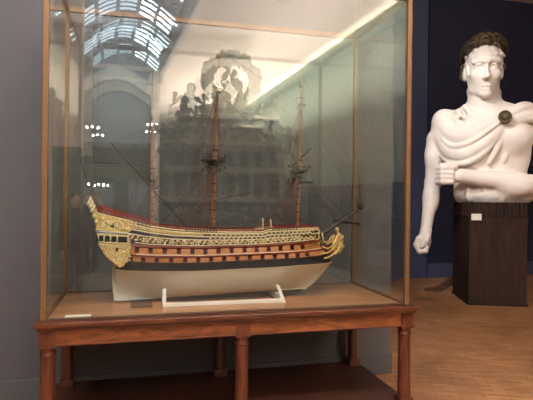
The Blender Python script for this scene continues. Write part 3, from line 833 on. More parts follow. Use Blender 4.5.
# quarter galleries and stern
YS = YC - .150
def q2(p, y): r = P(p[0], p[1], y); return (float(r[0]), float(r[2]))
outl = [(95.5, 229), (127, 233), (130, 239), (131, 251), (128.5, 259), (123.5, 266.5), (119, 268.5), (112.5, 261.5), (106, 255.5), (102.5, 252), (100, 246), (98, 238)]
upo = [(99, 215.5), (105, 214.5), (124, 220), (133, 225), (131, 231), (127, 233.5), (96, 229.2)]
for s in (-1, 1):
    ya, yb = (YC - .185, YC - .05) if s < 0 else (YC + .05, YC + .185)
    g = MB(); g.prism([q2(p, YC - .185) for p in outl], ya, yb); bmesh.ops.bevel(g.bm, geom=[e for e in g.bm.edges], offset=.006, segments=2, affect='EDGES')
    gal = SB(g, 'quarter_gallery', G['gold'])
    g = MB(); ya2, yb2 = (YC - .165, YC - .05) if s < 0 else (YC + .05, YC + .165)
    g.prism([q2(p, YC - .165) for p in upo], ya2, yb2); sub(g, 'upper_gallery', G['gold'], gal)
    yo = YC + s * .187; y0_ = YC - .187
    for (xa, xb, yy0, yy1) in ((99, 103.2, 235.6, 241), (105, 109.6, 236, 241.4), (111.2, 116.2, 236.5, 242), (118, 127, 237, 242.4)):
        a = q2((xa, yy1), y0_); b = q2((xb, yy0), y0_)
        sub(MB().box(a[0], b[0], yo - .004, yo + .004, a[1], b[1]), 'gallery_window', G['pane'], gal)
    c = q2((117, 249.5), y0_); bm = MB(); bm.ball((c[0], yo, c[1]), (.009, .006, .014), 12); sub(bm, 'oval_window', G['pane'], gal)
    m1 = MB()
    for (p0, p1, r) in (((95.5, 229.6), (127.5, 233.4), .004), ((97, 234.8), (129.5, 236.4), .0045), ((99.5, 242.2), (131, 244), .005), ((101, 246.6), (131.5, 247.8), .003)):
        a = q2(p0, y0_); b = q2(p1, y0_); m1.tube([(a[0], yo, a[1]), (b[0], yo, b[1])], r, 6)
    for xx in (98.4, 104, 110.3, 117, 127.6):
        a = q2((xx, 235), y0_); b = q2((xx + .6, 242.5), y0_); m1.tube([(a[0], yo, a[1]), (b[0], yo, b[1])], .0045, 6)
    for i in range(56):
        xx = 100 + 30 * rg.random(); yy = 244 + 20 * rg.random()
        if 244 + (xx - 100) * .1 < yy < 252 + (xx - 104) * .85 and yy < 262 and abs(xx - 117) + abs(yy - 249.5) > 4:
            a = q2((xx, yy), y0_); m1.ball((a[0], yo - s * .002, a[1]), (.008, .006, .008), 6)
    for i in range(44):
        xx = 98 + 33 * i / 43; a = q2((xx, 233.4 + (xx - 98) * .045), y0_); m1.ball((a[0], yo - s * .001, a[1]), (.004, .004, .004), 6)
        if i % 2: a = q2((xx, 244.6 + (xx - 98) * .05), y0_); m1.ball((a[0], yo - s * .001, a[1]), (.005, .004, .005), 6)
    for i in range(30):
        xx = 101 + 27 * rg.random(); yy = 217.5 + (xx - 101) * .22 + 9 * rg.random(); a = q2((xx, min(yy, 229)), YC - .167); m1.ball((a[0], YC + s * .167, a[1]), (.008, .007, .009), 6)
    sub(m1, 'gallery_carving', G['gold2'], gal, smooth=True)
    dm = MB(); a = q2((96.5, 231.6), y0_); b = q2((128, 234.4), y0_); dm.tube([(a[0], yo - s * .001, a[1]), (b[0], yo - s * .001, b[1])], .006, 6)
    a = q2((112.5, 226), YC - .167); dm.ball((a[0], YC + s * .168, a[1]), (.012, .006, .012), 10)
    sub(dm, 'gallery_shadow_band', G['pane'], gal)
# stern face and taffrail
sf = MB(); sf.prism([q2(p, YC - .12) for p in ((97, 229), (101, 229), (112, 262), (110, 260), (104, 253), (100, 246))], YC - .17, YC + .17)
sf.prism([q2(p, YC - .12) for p in ((93.5, 213), (99, 212.5), (102, 231), (97, 231))], YC - .15, YC + .15)
stf = SB(sf, 'stern_face', G['gold'])
for zr, xr_ in ((239, 99.0), (250, 103.2)):
    for i in range(7):
        a = q2((xr_, zr), YC - .12); sub(MB().box(a[0] - .012, a[0] - .003, YC - .14 + .043 * i - .012, YC - .14 + .043 * i + .012, a[1] - .016, a[1] + .016), 'stern_window', G['pane'], stf)
tf = MB()
for i in range(9):
    yy = YC - .15 + .30 * i / 8; k = abs(i - 4) / 4
    for (a, b, r) in ((88.5, 204, .012), (90.2, 207, .013), (92, 211, .014), (94.2, 216, .015), (96.6, 222, .014), (98, 227, .012)):
        c = P(a, b, YC - .15); tf.ball((c[0], yy, c[2] + .03 * (1 - k)), (r, .021, r * 1.1), 8)
    c = P(88.8, 202.5, YC - .15); tf.ball((c[0], yy, c[2] + .03 * (1 - k)), (.007, .012, .012), 8)
SB(tf, 'taffrail', G['gold2'], smooth=True)
es = MB(); es.tube([P(97.5, 212, YC), P(80.5, 160, YC)], .0042, 8, .0025); es.ball(P(80.4, 159.5, YC), .006, 8); SB(es, 'ensign_staff', G['dark'])
# beakhead, rails and figurehead
bk = MB(); bk.prism([q2(p, YC) for p in ((312, 240), (321, 245), (328, 244), (332, 239.5), (335, 233), (338, 233), (341, 238), (341.5, 244), (338, 250), (331, 255.5), (324, 259.5), (312, 262))], YC - .012, YC + .012)
beak = SB(bk, 'beakhead', G['redwood'])
br_ = MB()
for s in (-1, 1):
    for pts, r in (([(316, 258), (325, 256.5), (333, 252.5), (339, 246.5), (342, 240)], .008), ([(316, 252.5), (325, 252), (332, 248), (337, 242)], .0075),
                   ([(318, 232), (320, 240), (325, 243.5), (330, 241.5), (334, 235)], .007), ([(318, 245.5), (325, 248), (331, 245), (335.5, 238.5)], .006)):
        n = len(pts)
        br_.tube([P(p[0], p[1], YC) + np.array([0, s * (.075 * (1 - i / (n - 1)) ** 1.1 + .014), 0]) for i, p in enumerate(pts)], r, 8)
    for k in range(5):
        c = P(321 + 4 * k, 254.5 - 1.6 * k, YC); br_.ball(c + np.array([0, s * (.055 - .009 * k), 0]), (.012, .008, .011), 6)
    for k in range(3):
        c = P(318.3, 231 + 6 * k, YC - .1); br_.ball((c[0] + .004, YC + s * (.10 - .008 * k), c[2]), (.012, .01, .018), 8)
sub(br_, 'head_rail', G['gold'], beak, smooth=True)
o3 = P(338, 240, YC)
FG = Field(o3 + np.array([-.11, -.05, -.12]), o3 + np.array([.07, .05, .11]), .0032)
def fp(a, b, y=0.): return P(a, b, YC) + np.array([0, y, 0])
FG.cap(fp(338, 247), fp(338.5, 236), .022, .026, .01)
FG.ell(fp(337.3, 229.6), (.0145, .0135, .017), .006)
FG.cap(fp(338, 234), fp(337.4, 230.5), .009, .008, .006)
for s in (-1, 1):
    FG.chain([fp(338.2, 234.5, s * .018), fp(340.5, 238.5, s * .024), fp(342.6, 236, s * .014)], [.011, .010, .008], .006)
    FG.chain([fp(338.4, 244, s * .010), fp(342, 246, s * .014), fp(338.6, 252, s * .012)], [.015, .013, .010], .006)
    FG.chain([fp(337, 236, s * .014), fp(333.5, 243, s * .018), fp(331.5, 250, s * .014)], [.012, .016, .010], .008)
for k in range(5): FG.chain([fp(334.5 - k * .6, 240 + 2.6 * k), fp(340.5 - 1.2 * k, 244 + 2.4 * k)], [.014, .012], .006)
FG.cap(fp(336.4, 228.5), fp(335, 226.3), .007, .004, .005)
Vf, Qf = FG.mesh(); fo = field_obj('figurehead', Vf - np.array(ship.location), Qf[:, ::-1], G['gold'], ship)
# cat heads, forecastle posts and small deck fittings
df = MB()
for s in (-1, 1):
    c = P(307, 233, YC); df.tube([(c[0], YC + s * .10, c[2]), (c[0] + .03, YC + s * .19, c[2] + .01)], .008, 6)
c = P(270, 226, YC - .1)
for s in (-1, 1): df.tube([(c[0], YC + s * .12, c[2] - .03), (c[0], YC + s * .12, c[2] + .035)], .006, 8); df.ball((c[0], YC + s * .12, c[2] + .04), .009, 8)
SB(df, 'deck_fitting', G['gold2'])
# masts
def pole(pts, rs, name, m, parent=None):
    mb = MB(); mb.tube([P(a, b, YC) for a, b in pts], rs, 12); return SB(mb, name, m, parent, smooth=True, angle=50)
def top(mb, c, r, hgt=.016):
    mb.lathe([(r * .45, -.022), (r * .82, -.006), (r, 0), (r, hgt * .4), (r * .92, hgt * .4), (r * .92, .002), (r * .2, .002)], c, 20)
    for i in range(10):
        a = 2 * PI * i / 10; mb.tube([(c[0] + r * .95 * math.cos(a), c[1] + r * .95 * math.sin(a), c[2]), (c[0] + r * .95 * math.cos(a), c[1] + r * .95 * math.sin(a), c[2] + .03)], .0022, 4)
    mb.tube([(c[0] + r * .95 * math.cos(2 * PI * i / 20), c[1] + r * .95 * math.sin(2 * PI * i / 20), c[2] + .03) for i in range(21)], .0025, 4)
def cross(mb, c, w):
    for k in (-.5, .5): mb.tube([(c[0] + k * .02, YC - w, c[2]), (c[0] + k * .02, YC + w, c[2])], .0045, 6)
    for k in (-1, 1): mb.tube([(c[0] - w * .7, YC + k * .008, c[2] - .004), (c[0] + w * .7, YC + k * .008, c[2] - .004)], .004, 6)
MASTS = {'main': dict(b=(213, 238), t=(214.6, 150), top=(214.3, 161), tr=.085, tm=(217.6, 84), ct=(217.4, 92), tg=(219, 46), ct2=(218.8, 57), r=.018),
         'fore': dict(b=(297, 236), t=(299.4, 160), top=(298.9, 171), tr=.074, tm=(301, 98), ct=(300.9, 105), tg=(301.6, 71), ct2=None, r=.017),
         'mizzen': dict(b=(152, 230), t=(152.5, 168), top=(152.4, 180), tr=.035, tm=(152, 124), ct=(152.1, 130), tg=(150.8, 108), ct2=None, r=.013)}
for nm, d in MASTS.items():
    mt = pole([d['b'], d['t']], [d['r'], d['r'] * .72], nm + '_mast', G['mast'])
    bd = MB(); b_, t_ = P(*d['b'], YC), P(*d['t'], YC)
    for k in range(8):
        c = b_ + (t_ - b_) * (.12 + .1 * k); bd.lathe([(d['r'] * 1.12, -.004), (d['r'] * 1.12, .004)], c, 12)
    sub(bd, 'mast_band', G['dark'], mt)
    mb = MB(); top(mb, P(*d['top'], YC), d['tr'])
    for i in range(30 if nm != 'mizzen' else 8):
        a = rg.uniform(0, 2 * PI); c = P(*d['top'], YC); rad = d['tr'] * rg.uniform(.3, 1.1)
        mb.ball((c[0] + rad * math.cos(a), c[1] + rad * math.sin(a), c[2] + rg.uniform(-.075, .06)), (.011, .009, .012), 6)
        mb.tube([(c[0] + rad * math.cos(a), c[1] + rad * math.sin(a), c[2]), (c[0] + .4 * rad * math.cos(a), c[1] + .4 * rad * math.sin(a), c[2] - .09)], .002, 4)
    sub(mb, 'fighting_top', G['dark'], mt)
    mb = MB(); a = P(*d['t'], YC); mb.box(a[0] - .016, a[0] + .026, YC - .013, YC + .013, a[2] - .012, a[2] + .006, .003); sub(mb, 'mast_cap', G['dark'], mt)
    tmst = pole([(d['top'][0] + 1.2, d['top'][1] + 2), d['tm']], [d['r'] * .66, d['r'] * .48], 'topmast', G['mast'], mt)
    mb = MB(); cross(mb, P(*d['ct'], YC), .034)
    a = P(*d['tm'], YC); mb.box(a[0] - .010, a[0] + .016, YC - .009, YC + .009, a[2] - .008, a[2] + .005, .002)
    for i in range(12 if nm != 'mizzen' else 4):
        q = rg.uniform(0, 2 * PI); c = P(*d['ct'], YC); rad = .034 * rg.uniform(.3, 1.1); mb.ball((c[0] + rad * math.cos(q), c[1] + rad * math.sin(q), c[2] + rg.uniform(-.03, .05)), (.007, .006, .009), 6)
    sub(mb, 'crosstrees', G['dark'], mt)
    pole([(d['ct'][0] + .8, d['ct'][1] + 1), d['tg']], [d['r'] * .42, d['r'] * .24], 'topgallant_mast', G['mast'], mt)
    mb = MB(); a = P(*d['tg'], YC); mb.ball(a, (.007, .007, .006), 8)
    if d['ct2']: cross(mb, P(*d['ct2'], YC), .020)
    else:
        c = P(*d['ct'], YC) * .45 + a * .55; cross(mb, c, .014)
    sub(mb, 'truck', G['dark'], mt)
# yards (square to the keel) and the slanting mizzen yard
def yard(c, w, name, r=.008, tilt=0., brace=0.):
    c = P(*c, YC) if not isinstance(c, np.ndarray) else c
    mb = MB(); mb.tube([c + np.array([brace * w * k, k * w, -tilt * w * k]) for k in (-1, -.5, 0, .5, 1)], [r * .5, r * .85, r, r * .85, r * .5], 10)
    for k in (-.96, .96): mb.ball(c + np.array([brace * w * k, k * w, -tilt * w * k]), r * 1.1, 8)
    return SB(mb, name, G['dark'])
yard((213.5, 164), .34, 'main_yard', .010, .02); yard((217.3, 97), .20, 'topsail_yard', .006, 0, .1)
yard((299.5, 182.5), .31, 'fore_yard', .0085, -.02); yard((301, 158), .19, 'topsail_yard', .007, .28, -.05); yard((346, 222), .25, 'spritsail_yard', .013, .0)
mb = MB(); mb.tube([P(110, 141.5, YC), P(147, 183, YC), P(185.5, 225.5, YC)], [.003, .0065, .004], 8); SB(mb, 'lateen_yard', G['dark'])
# bowsprit with its little top and jackstaff
bs_ = pole([(300, 243), (326, 232), (343, 220), (363, 206.5)], [.015, .014, .011, .007], 'bowsprit', G['topside'])
mb = MB(); top(mb, P(360.5, 207, YC), .030, .01); sub(mb, 'sprit_top', G['dark'], bs_)
mb = MB(); mb.tube([P(360.5, 208, YC), P(359.5, 178, YC)], .004, 8, .0025); mb.ball(P(359.5, 177.5, YC), .006, 8); cross(mb, P(359.8, 186, YC), .012); sub(mb, 'sprit_topmast', G['dark'], bs_)
# standing and running rigging
def lines(segs, name, r=.0013, m='rope'):
    mb = MB()
    for a, b in segs: mb.tube([a, b], r, 4)
    return SB(mb, name, G[m])
for nm, xs in (('main', [186, 189, 192, 195, 198, 201, 204, 207, 210, 213, 216]), ('fore', [273, 276, 279, 282, 285, 288, 291, 294, 297]), ('mizzen', [134, 138, 142, 146, 150])):
    d = MASTS[nm]; seg = []; dead = MB()
    tp = P(d['top'][0], d['top'][1] + 4, YC)
    for s in (-1, 1):
        low = []
        for xp in xs:
            xw = float(P(xp, 231, YC - .165)[0]); t = tx('UT', 'RAIL', .96, xw)
            p = side('UT', 'RAIL', .96, t, .012, s); low.append(p)
            seg.append((tp + np.array([-.01, s * .014, 0]), p)); dead.ball(p, (.006, .005, .007), 6)
        for k in range(1, 7):
            f = k / 8
            a = Vector(tp + np.array([-.01, s * .014, 0]))
            pts = [low[0].lerp(a, f), low[-1].lerp(a, f)]; seg.append(tuple(pts))
        c = P(*d['top'], YC); ct = P(*d['ct'], YC)
        for k in range(6): seg.append((ct + np.array([0, s * .010, 0]), c + np.array([-.055 + .02 * k, s * d['tr'] * .95, .01])))
        for k in range(2):
            xw = float(P(xs[0] - 4 - 5 * k, 230, YC - .165)[0]); t = tx('UT', 'RAIL', .96, xw)
            seg.append((ct, side('UT', 'RAIL', .96, t, .01, s)))
    sh = lines(seg, nm + '_shrouds', .0013, 'redrope'); sub(dead, 'deadeye', G['dark'], sh)
M1, F1, Z1 = MASTS['main'], MASTS['fore'], MASTS['mizzen']
pp = lambda a, b: P(a, b, YC)
st_seg = [(pp(214.6, 163), pp(292, 229)), (pp(217.5, 92), pp(299, 169)), (pp(219, 50), pp(301, 105)), (pp(299, 172), pp(341, 221)), (pp(301, 104), pp(360, 206)),
          (pp(301.5, 74), pp(359.6, 180)), (pp(152.4, 180), pp(213, 222)), (pp(152, 126), pp(214, 160)), (pp(150.8, 110), pp(217, 92)),
          (pp(110.5, 142), pp(152, 128)), (pp(185, 225), pp(152, 182)), (pp(299, 183), pp(336, 219)), (pp(219, 46), pp(219.3, 22) * 0 + pp(218.6, 60))]
for s in (-1, 1):
    st_seg += [(P(213.5, 164, YC) + np.array([0, s * .33, 0]), pp(217.5, 93)), (pp(299.5, 182.5) + np.array([0, s * .3, 0]), pp(301, 106)),
               (P(213.5, 164, YC) + np.array([0, s * .33, 0]), pp(160, 224)), (pp(299.5, 182.5) + np.array([0, s * .3, 0]), pp(216, 200)), (pp(347, 222.5) + np.array([0, s * .23, 0]), pp(300, 175)), (pp(347, 222.5) + np.array([0, s * .23, 0]), pp(363, 207))]
lines(st_seg, 'stays', .0015)
bl = MB()
for (a, b) in ((236, 178), (247, 184), (258, 189.5), (231.5, 189), (234, 187), (222, 192), (226, 201), (222.5, 194), (190, 187), (205, 143), (223, 144), (202, 146), (286, 190), (279, 181), (262, 160), (307, 181), (318, 196), (326, 207), (332, 214), (158, 171), (159, 186), (136, 147), (312, 168), (291, 164)):
    c = P(a, b, YC - .08); bl.ball(c, (.006, .005, .0075), 6)
SB(bl, 'rigging_blocks', G['dark'])
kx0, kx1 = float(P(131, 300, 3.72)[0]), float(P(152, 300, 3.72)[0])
kbk = MB().box(kx0, kx1, 3.512, 3.80, CB, KA[2] - .012, .003)  # plain dark box on the case floor below the stern
tag(kbk.build('dark_block', G['dark'], loc=((kx0 + kx1) / 2, 3.656, CB)), 'low dark block on the case floor under the stern end of the keel', 'block')
# ------------------------------------------------------------------ cradle
cr = empty('ship_cradle', (.6, YC, CB), 'low white painted wooden cradle stand carrying the model ship', 'stand')
xa, xb = .185, 1.018
for y in (3.507, 2 * YC - 3.507):
    MB().box(xa - .012, xb + .012, y - .011, y + .011, CB, CB + .026, .003).build('rail', G['stand'], cr)
for x, zk in ((xa, KA[2]), (xb, KB[2])):
    fk = (x - KA[0]) / (KB[0] - KA[0]); zb = KA[2] + (KB[2] - KA[2]) * fk - .0085
    MB().box(x - .012, x + .012, 3.515, 2 * YC - 3.515, CB, zb, .002).build('cross_board', G['stand'], cr)
    for s in (-1, 1):
        y0_, y1_ = YC + s * .213, YC + s * .182
        ps = [(y0_ - .011, CB), (y0_ + .011, CB), (y1_ + .009, CB + .118), (y1_ - .009, CB + .118)]
        mb = MB(); mb.add([(x - .012 + (.0 if x == xa else .016), p[0], p[1]) if k < 2 else (x - .012 - (0 if x == xa else .022), p[0], p[1]) for k, p in enumerate(ps)] + [(x + .012 + (.0 if x == xa else .016), p[0], p[1]) if k < 2 else (x + .010 - (0 if x == xa else .022), p[0], p[1]) for k, p in enumerate(ps)],
               [(0, 1, 2, 3), (4, 5, 6, 7), (0, 1, 5, 4), (1, 2, 6, 5), (2, 3, 7, 6), (3, 0, 4, 7)]); mb.build('upright', G['stand'], cr)
# ------------------------------------------------------------------ gallery behind the viewer (seen as reflections in the case)
M['carve'] = mat('weathered_dark_carving', srgb(92, 92, 80), .6, var=.35, scale=9, bump=.3)
M['carve2'] = mat('dull_bronze_carving', srgb(138, 134, 116), .6, var=.25, scale=12)
M['cabinet'] = wood_mat('dark_cabinet_wood', srgb(40, 34, 30), srgb(56, 46, 38), .5, 2, (1, 1, 6), .1)
M['cabglass'] = mat('dark_cabinet_glass', srgb(48, 54, 50), .15, var=.1)
# carved ship's stern on its stand
so_ = (2.45, -7.9, 0)
cs = empty('carved_stern', so_, 'huge dark carved ship stern with leafy wreath crest standing in the gallery behind the viewer', 'carving')
def RB(mb, name, m, par, sm=False): return mb.build(name, m, par, smooth=sm, angle=40 if sm else None)
b = MB(); b.box(.5, 4.3, -8.3, -7.3, 0, .5, .02); RB(b, 'plinth', M['cabinet'], cs)
b = MB(); b.prism([(1.1, .5), (3.9, .5), (4.25, 1.6), (4.1, 3.0), (3.75, 3.9), (3.1, 4.25), (1.75, 4.25), (1.1, 3.9), (.75, 3.0), (.65, 1.6)], -8.15, -7.55)
bmesh.ops.bevel(b.bm, geom=list(b.bm.edges), offset=.04, segments=2, affect='EDGES'); RB(b, 'stern_body', M['carve'], cs)
for z, x0_, x1_ in ((1.5, .55, 4.35), (2.35, .65, 4.25), (3.1, .65, 4.2), (3.85, .95, 3.9)):
    b = MB(); b.box(x0_, x1_, -7.56, -7.42, z, z + .09, .01); b.box(x0_ + .06, x1_ - .06, -7.56, -7.47, z + .09, z + .15, .01); RB(b, 'cornice', M['carve2'], cs)
for i in range(8):
    x = .9 + 3.1 * i / 7
    b = MB(); b.lathe([(.09, 1.65), (.09, 1.7), (.06, 1.75), (.075, 2.0), (.055, 2.25), (.085, 2.3), (.085, 2.35)], (x, -7.5, 0), 12); RB(b, 'pilaster', M['carve2'], cs, True)
    if i < 7: RB(MB().box(x + .13, x + .32, -7.56, -7.53, 2.55, 3.0, .01), 'stern_light', M['cabglass'], cs)
rr = random.Random(3)
b = MB()
for i in range(260):
    a = rr.uniform(0, 2 * PI); r = rr.uniform(.55, .85)
    b.ball((2.55 + r * 1.0 * math.cos(a), -7.6 + rr.uniform(-.08, .08), 4.95 + r * .95 * math.sin(a)), (rr.uniform(.06, .13), .06, rr.uniform(.06, .13)), 6)
b.tube([(2.55 + .7 * math.cos(2 * PI * i / 40), -7.62, 4.95 + .68 * math.sin(2 * PI * i / 40)) for i in range(41)], .11, 8)
for i in range(60):
    b.ball((2.55 + rr.uniform(-.28, .28), -7.6, 4.3 + rr.uniform(0, 1.2)), (rr.uniform(.05, .12), .06, rr.uniform(.06, .14)), 6)
RB(b, 'wreath_crest', M['carve2'], cs, True)
for (x, z, s_) in ((1.35, 4.15, 1.), (3.75, 4.05, .9), (.8, 3.3, .8), (4.15, 3.2, .8)):       # reclining carved figures
    b = MB(); b.ball((x, -7.6, z), (.26 * s_, .2, .42 * s_), 10); b.ball((x + .05, -7.55, z + .5 * s_), (.13 * s_, .13, .16 * s_), 10)
    for k in (-1, 1): b.tube([(x + k * .2 * s_, -7.55, z + .25 * s_), (x + k * .42 * s_, -7.5, z + .05), (x + k * .38 * s_, -7.45, z + .35 * s_)], .07 * s_, 8); b.tube([(x + k * .1, -7.55, z - .3 * s_), (x + k * .35 * s_, -7.48, z - .55 * s_)], .09 * s_, 8)
    RB(b, 'carved_figure', M['carve'], cs, True)
b = MB()
for i in range(170):
    b.ball((rr.uniform(.85, 4.1), -7.53, rr.choice([1.05, 1.25, 3.45, 3.6, 3.3]) + rr.uniform(-.1, .1)), (rr.uniform(.05, .11), .06, rr.uniform(.04, .09)), 6)
RB(b, 'scroll_carving', M['carve2'], cs, True)
# dark wall cabinets with glazed doors along the right side
def cabinet(x0, x1, y0, y1, h_, n, label):
    c = empty('showcase', ((x0 + x1) / 2, (y0 + y1) / 2, 0), label, 'cabinet')
    RB(MB().box(x0, x1, y0, y1, .0, h_ - .08, .01), 'cabinet_body', M['cabinet'], c)
    RB(MB().box(x0 - .05, x1 + .02, y0 - .03, y1 + .03, h_ - .08, h_, .015), 'cabinet_top', M['cabinet'], c)
    w = (y1 - y0) / n
    for i in range(n):
        a = y0 + w * i
        f = MB()
        for (p, q, r, s_) in ((a + .02, a + .07, .12, h_ - .12), (a + w - .07, a + w - .02, .12, h_ - .12), (a + .07, a + w - .07, .12, .2), (a + .07, a + w - .07, h_ - .2, h_ - .12)): f.box(x0 - .03, x0, p, q, r, s_, .004)
        d = RB(f, 'cabinet_door', M['cabinet'], c)
        o = MB().box(x0 - .012, x0 - .004, a + .07, a + w - .07, .2, h_ - .2).build('door_glass', M['cabglass'], d); o.location = (0, 0, 0)
    return c
cabinet(4.55, 5.25, -6.6, -1.9, 1.95, 4, 'long dark wooden showcase with glazed doors along the right gallery wall')
cabinet(4.3, 4.95, -14.5, -9.2, 2.3, 4, 'tall dark showcase further down the gallery beyond the carved stern')
cabinet(-.2, .3, -16.5, -12.2, 2.6, 4, 'high dark showcase standing behind the pier at the gallery end')
# small chandeliers with bright bulbs
M['bulb'] = emis('lamp_bulb', (1, .93, .8, 1), 60)
def chandelier(c, n, r, drop, label):
    e = empty('chandelier', c, label, 'chandelier')
    b = MB(); b.tube([(c[0], c[1], c[2] + .05), (c[0], c[1], c[2] + drop)], .012, 6); b.ball(c, .06, 8)
    for i in range(n):
        a = 2 * PI * i / n; b.tube([c, (c[0] + r * .6 * math.cos(a), c[1] + r * .6 * math.sin(a), c[2] - .08), (c[0] + r * math.cos(a), c[1] + r * math.sin(a), c[2])], .012, 6)
    RB(b, 'arms', M['bronze'], e, True)
    for i in range(n):
        a = 2 * PI * i / n; RB(MB().ball((c[0] + r * math.cos(a), c[1] + r * math.sin(a), c[2] + .05), .03, 8), 'bulb', M['bulb'], e, True)
def refl(px_, py_, yv):
    p = P(px_, py_, yv); return (float(p[0]), float(2 * 3.24 - p[1]), float(p[2]))
chandelier(refl(92.5, 129, 14), 4, .14, 2.2, 'small four-bulb chandelier hanging in front of the pale end bay')
chandelier(refl(152, 126, 16.6), 4, .14, 1.9, 'small four-bulb chandelier hanging beside the cream pier')
bl0 = refl(93, 184, 13)
wl = empty('lamp_rail', bl0, 'low rail of four little bright bulbs on a floor stand in the gallery', 'lamp')
b = MB(); b.tube([(bl0[0] - .28, bl0[1], bl0[2] - .05), (bl0[0] + .28, bl0[1], bl0[2] - .05)], .014, 6); b.tube([(bl0[0], bl0[1], 0), (bl0[0], bl0[1], bl0[2] - .05)], .016, 6); b.lathe([(.16, 0), (.15, .02), (.03, .04)], (bl0[0], bl0[1], 0), 16)
RB(b, 'stand', M['bronze'], wl, True)
for k in (-.25, -.10, .13, .25): RB(MB().ball((bl0[0] + k, bl0[1], bl0[2]), .028, 8), 'bulb', M['bulb'], wl, True)
# two visitors standing in the gallery
M['skin'] = mat('skin', srgb(214, 166, 138), .55, var=.05, scale=10)
def visitor(x, y, yaw, hgt, coat, trous, hair, label):
    v = empty('person', (x, y, 0), label, 'person'); v.rotation_euler = (0, 0, yaw)
    s = hgt / 1.75
    def fo(f, name, m):
        V, Q = f.mesh(); o = field_obj(name, V * s, Q[:, ::-1], m); o.parent = v; o.location = (0, 0, 0); return o
    # x right, -y front, z up
    B = Field((-.42, -.3, -.02), (.42, .3, 1.8), .011)
    B.ell((0, -.005, 1.66), (.078, .098, .118), .02); B.cap((0, -.05, 1.585), (0, -.075, 1.565), .045, .03, .03)
    B.cap((0, .01, 1.42), (0, -.005, 1.58), .062, .055, .03); B.ell((0, .0, 1.25), (.165, .10, .22), .05); B.ell((0, .0, 1.0), (.155, .105, .16), .08)
    B.cap((0, -.10, 1.665), (0, -.116, 1.63), .010, .016, .012)
    for k in (-1, 1):
        B.ell((k * .033, -.094, 1.668), (.017, .014, .011), .01, '-'); B.ell((k * .033, -.080, 1.668), (.013, .012, .011), .004); B.ell((k * .08, .0, 1.652), (.012, .022, .032), .008)
        B.cap((k * .17, .0, 1.40), (k * .215, .01, 1.13), .052, .042, .04); B.cap((k * .215, .01, 1.13), (k * .235, -.05, .88), .041, .028, .02)
        B.ell((k * .238, -.06, .81), (.018, .038, .048), .012)
        for i in range(4):
            yy = -.093 + .021 * i; L_ = (.062, .075, .070, .055)[i]
            B.chain([(k * .238, yy, .785), (k * .236, yy - .004, .785 - L_ * .55), (k * .226, yy - .004, .785 - L_)], [.0095, .009, .008], .004)
        B.chain([(k * .232, -.085, .83), (k * .222, -.112, .80), (k * .215, -.115, .765)], [.012, .011, .009], .006)
        B.cap((k * .085, .0, .95), (k * .09, .005, .50), .085, .058, .03); B.cap((k * .09, .005, .50), (k * .095, .02, .09), .056, .038, .02)
        B.cap((k * .095, .03, .045), (k * .105, -.13, .032), .042, .034, .02)
    B.cap((-.028, -.098, 1.612), (.028, -.098, 1.612), .008, .008, .008)
    body = fo(B, 'body', M['skin'])
    J = Field((-.36, -.25, .78), (.36, .25, 1.6), .012)
    J.ell((0, .0, 1.26), (.19, .125, .24), .05); J.cap((-.14, 0, 1.42), (.14, 0, 1.42), .075, .075, .05); J.ell((0, .0, 1.0), (.18, .13, .17), .08); J.cap((0, .01, 1.42), (0, .0, 1.50), .075, .07, .03)
    for k in (-1, 1): J.cap((k * .17, .0, 1.40), (k * .215, .01, 1.13), .07, .058, .04); J.cap((k * .215, .01, 1.13), (k * .234, -.045, .90), .057, .045, .02)
    fo(J, 'jacket', coat)
    T = Field((-.24, -.2, .06), (.24, .2, 1.05), .012); T.ell((0, 0, .93), (.165, .115, .10), .06)
    for k in (-1, 1): T.cap((k * .085, .0, .92), (k * .09, .005, .50), .095, .072, .04); T.cap((k * .09, .005, .50), (k * .095, .018, .11), .072, .058, .02)
    fo(T, 'trousers', trous)
    H = Field((-.13, -.14, 1.5), (.13, .16, 1.82), .009); H.ell((0, .02, 1.695), (.088, .10, .098), .02); H.ell((0, .05, 1.63), (.08, .065, .10), .03); H.ell((0, -.11, 1.63), (.066, .06, .085), .02, '-')
    fo(H, 'hair', hair)
    for k in (-1, 1):
        S_ = Field((-.2, -.22, -.02), (.2, .12, .12), .009); S_.cap((k * .095, .03, .045), (k * .105, -.14, .036), .05, .040, .02); S_.ell((0, 0, -.5), (2, 2, .5), .005, '-'); fo(S_, 'shoe', M['dark_cloth'])
M['dark_cloth'] = mat('dark_cloth', srgb(36, 36, 40), .9, var=.1, scale=60); M['blue_cloth'] = mat('blue_cloth', srgb(52, 72, 98), .9, var=.1, scale=60); M['brown_cloth'] = mat('brown_cloth', srgb(84, 66, 54), .9, var=.1, scale=60); M['hair'] = mat('brown_hair', srgb(58, 42, 32), .7, var=.2, scale=80)
visitor(-.98, -5.2, PI + .2, 1.70, M['blue_cloth'], M['dark_cloth'], M['hair'], 'person in a blue jacket and dark trousers standing by the left gallery wall')
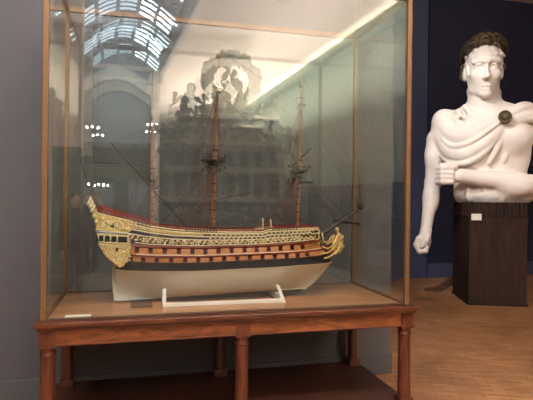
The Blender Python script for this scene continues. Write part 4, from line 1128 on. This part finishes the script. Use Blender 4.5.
visitor(-.93, -1.75, PI - .5, 1.64, M['brown_cloth'], M['brown_cloth'], M['hair'], 'person in brown clothes standing nearest the left gallery wall')
# ------------------------------------------------------------------ light and view
wd = bpy.data.worlds.new('world'); sc.world = wd; wd.use_nodes = True
wd.node_tree.nodes['Background'].inputs[0].default_value = (.6, .7, .85, 1)
wd.node_tree.nodes['Background'].inputs[1].default_value = .4
def area(name, loc, rot, sx, sy, power, color=(1, .95, .88)):
    l = bpy.data.lights.new(name, 'AREA'); l.shape = 'RECTANGLE'; l.size = sx; l.size_y = sy; l.energy = power; l.color = color
    o = bpy.data.objects.new(name, l); COL.objects.link(o); o.location = loc; o.rotation_euler = rot; return o
def spot(name, loc, to, power, size=.6, blend=.6, color=(1, .93, .84), rad=.12):
    l = bpy.data.lights.new(name, 'SPOT'); l.energy = power; l.spot_size = size; l.spot_blend = blend; l.color = color; l.shadow_soft_size = rad
    o = bpy.data.objects.new(name, l); COL.objects.link(o); o.location = loc
    o.rotation_euler = (Vector(to) - Vector(loc)).to_track_quat('-Z', 'Y').to_euler(); return o
area('hall_fill', (-.3, .8, 5.9), (math.radians(25), 0, 0), 4, 2.4, 640, (1, .97, .94))  # added overhead fill that brightens the hall, stands for no real ceiling window
for k in range(5):
    yk = -3.7 - 3.4 * k
    area('gallery_ceiling_fill', (3.6 + .0484 * (yk + 10.5), yk, 3.9), (PI, 0, -.0484), 1.2, 3.3, 540, (1, .89, .82))  # unseen lights added to brighten the gallery ceiling and its bounce
spot('statue_spot', (1.8, 4.9, 5.2), (5.5, 7, 2.2), 620, .75, color=(1, .97, .95))
sc.view_settings.view_transform = 'Standard'; sc.view_settings.look = 'None'; sc.view_settings.gamma = 1; sc.view_settings.use_curve_mapping = False
sc.view_settings.exposure = 0
sc.cycles.transparent_max_bounces = 40; sc.cycles.max_bounces = 10; sc.cycles.glossy_bounces = 8; sc.cycles.diffuse_bounces = 4
sc.cycles.use_denoising = True; sc.cycles.caustics_reflective = False; sc.cycles.caustics_refractive = False
sc.cycles.sample_clamp_indirect = 8
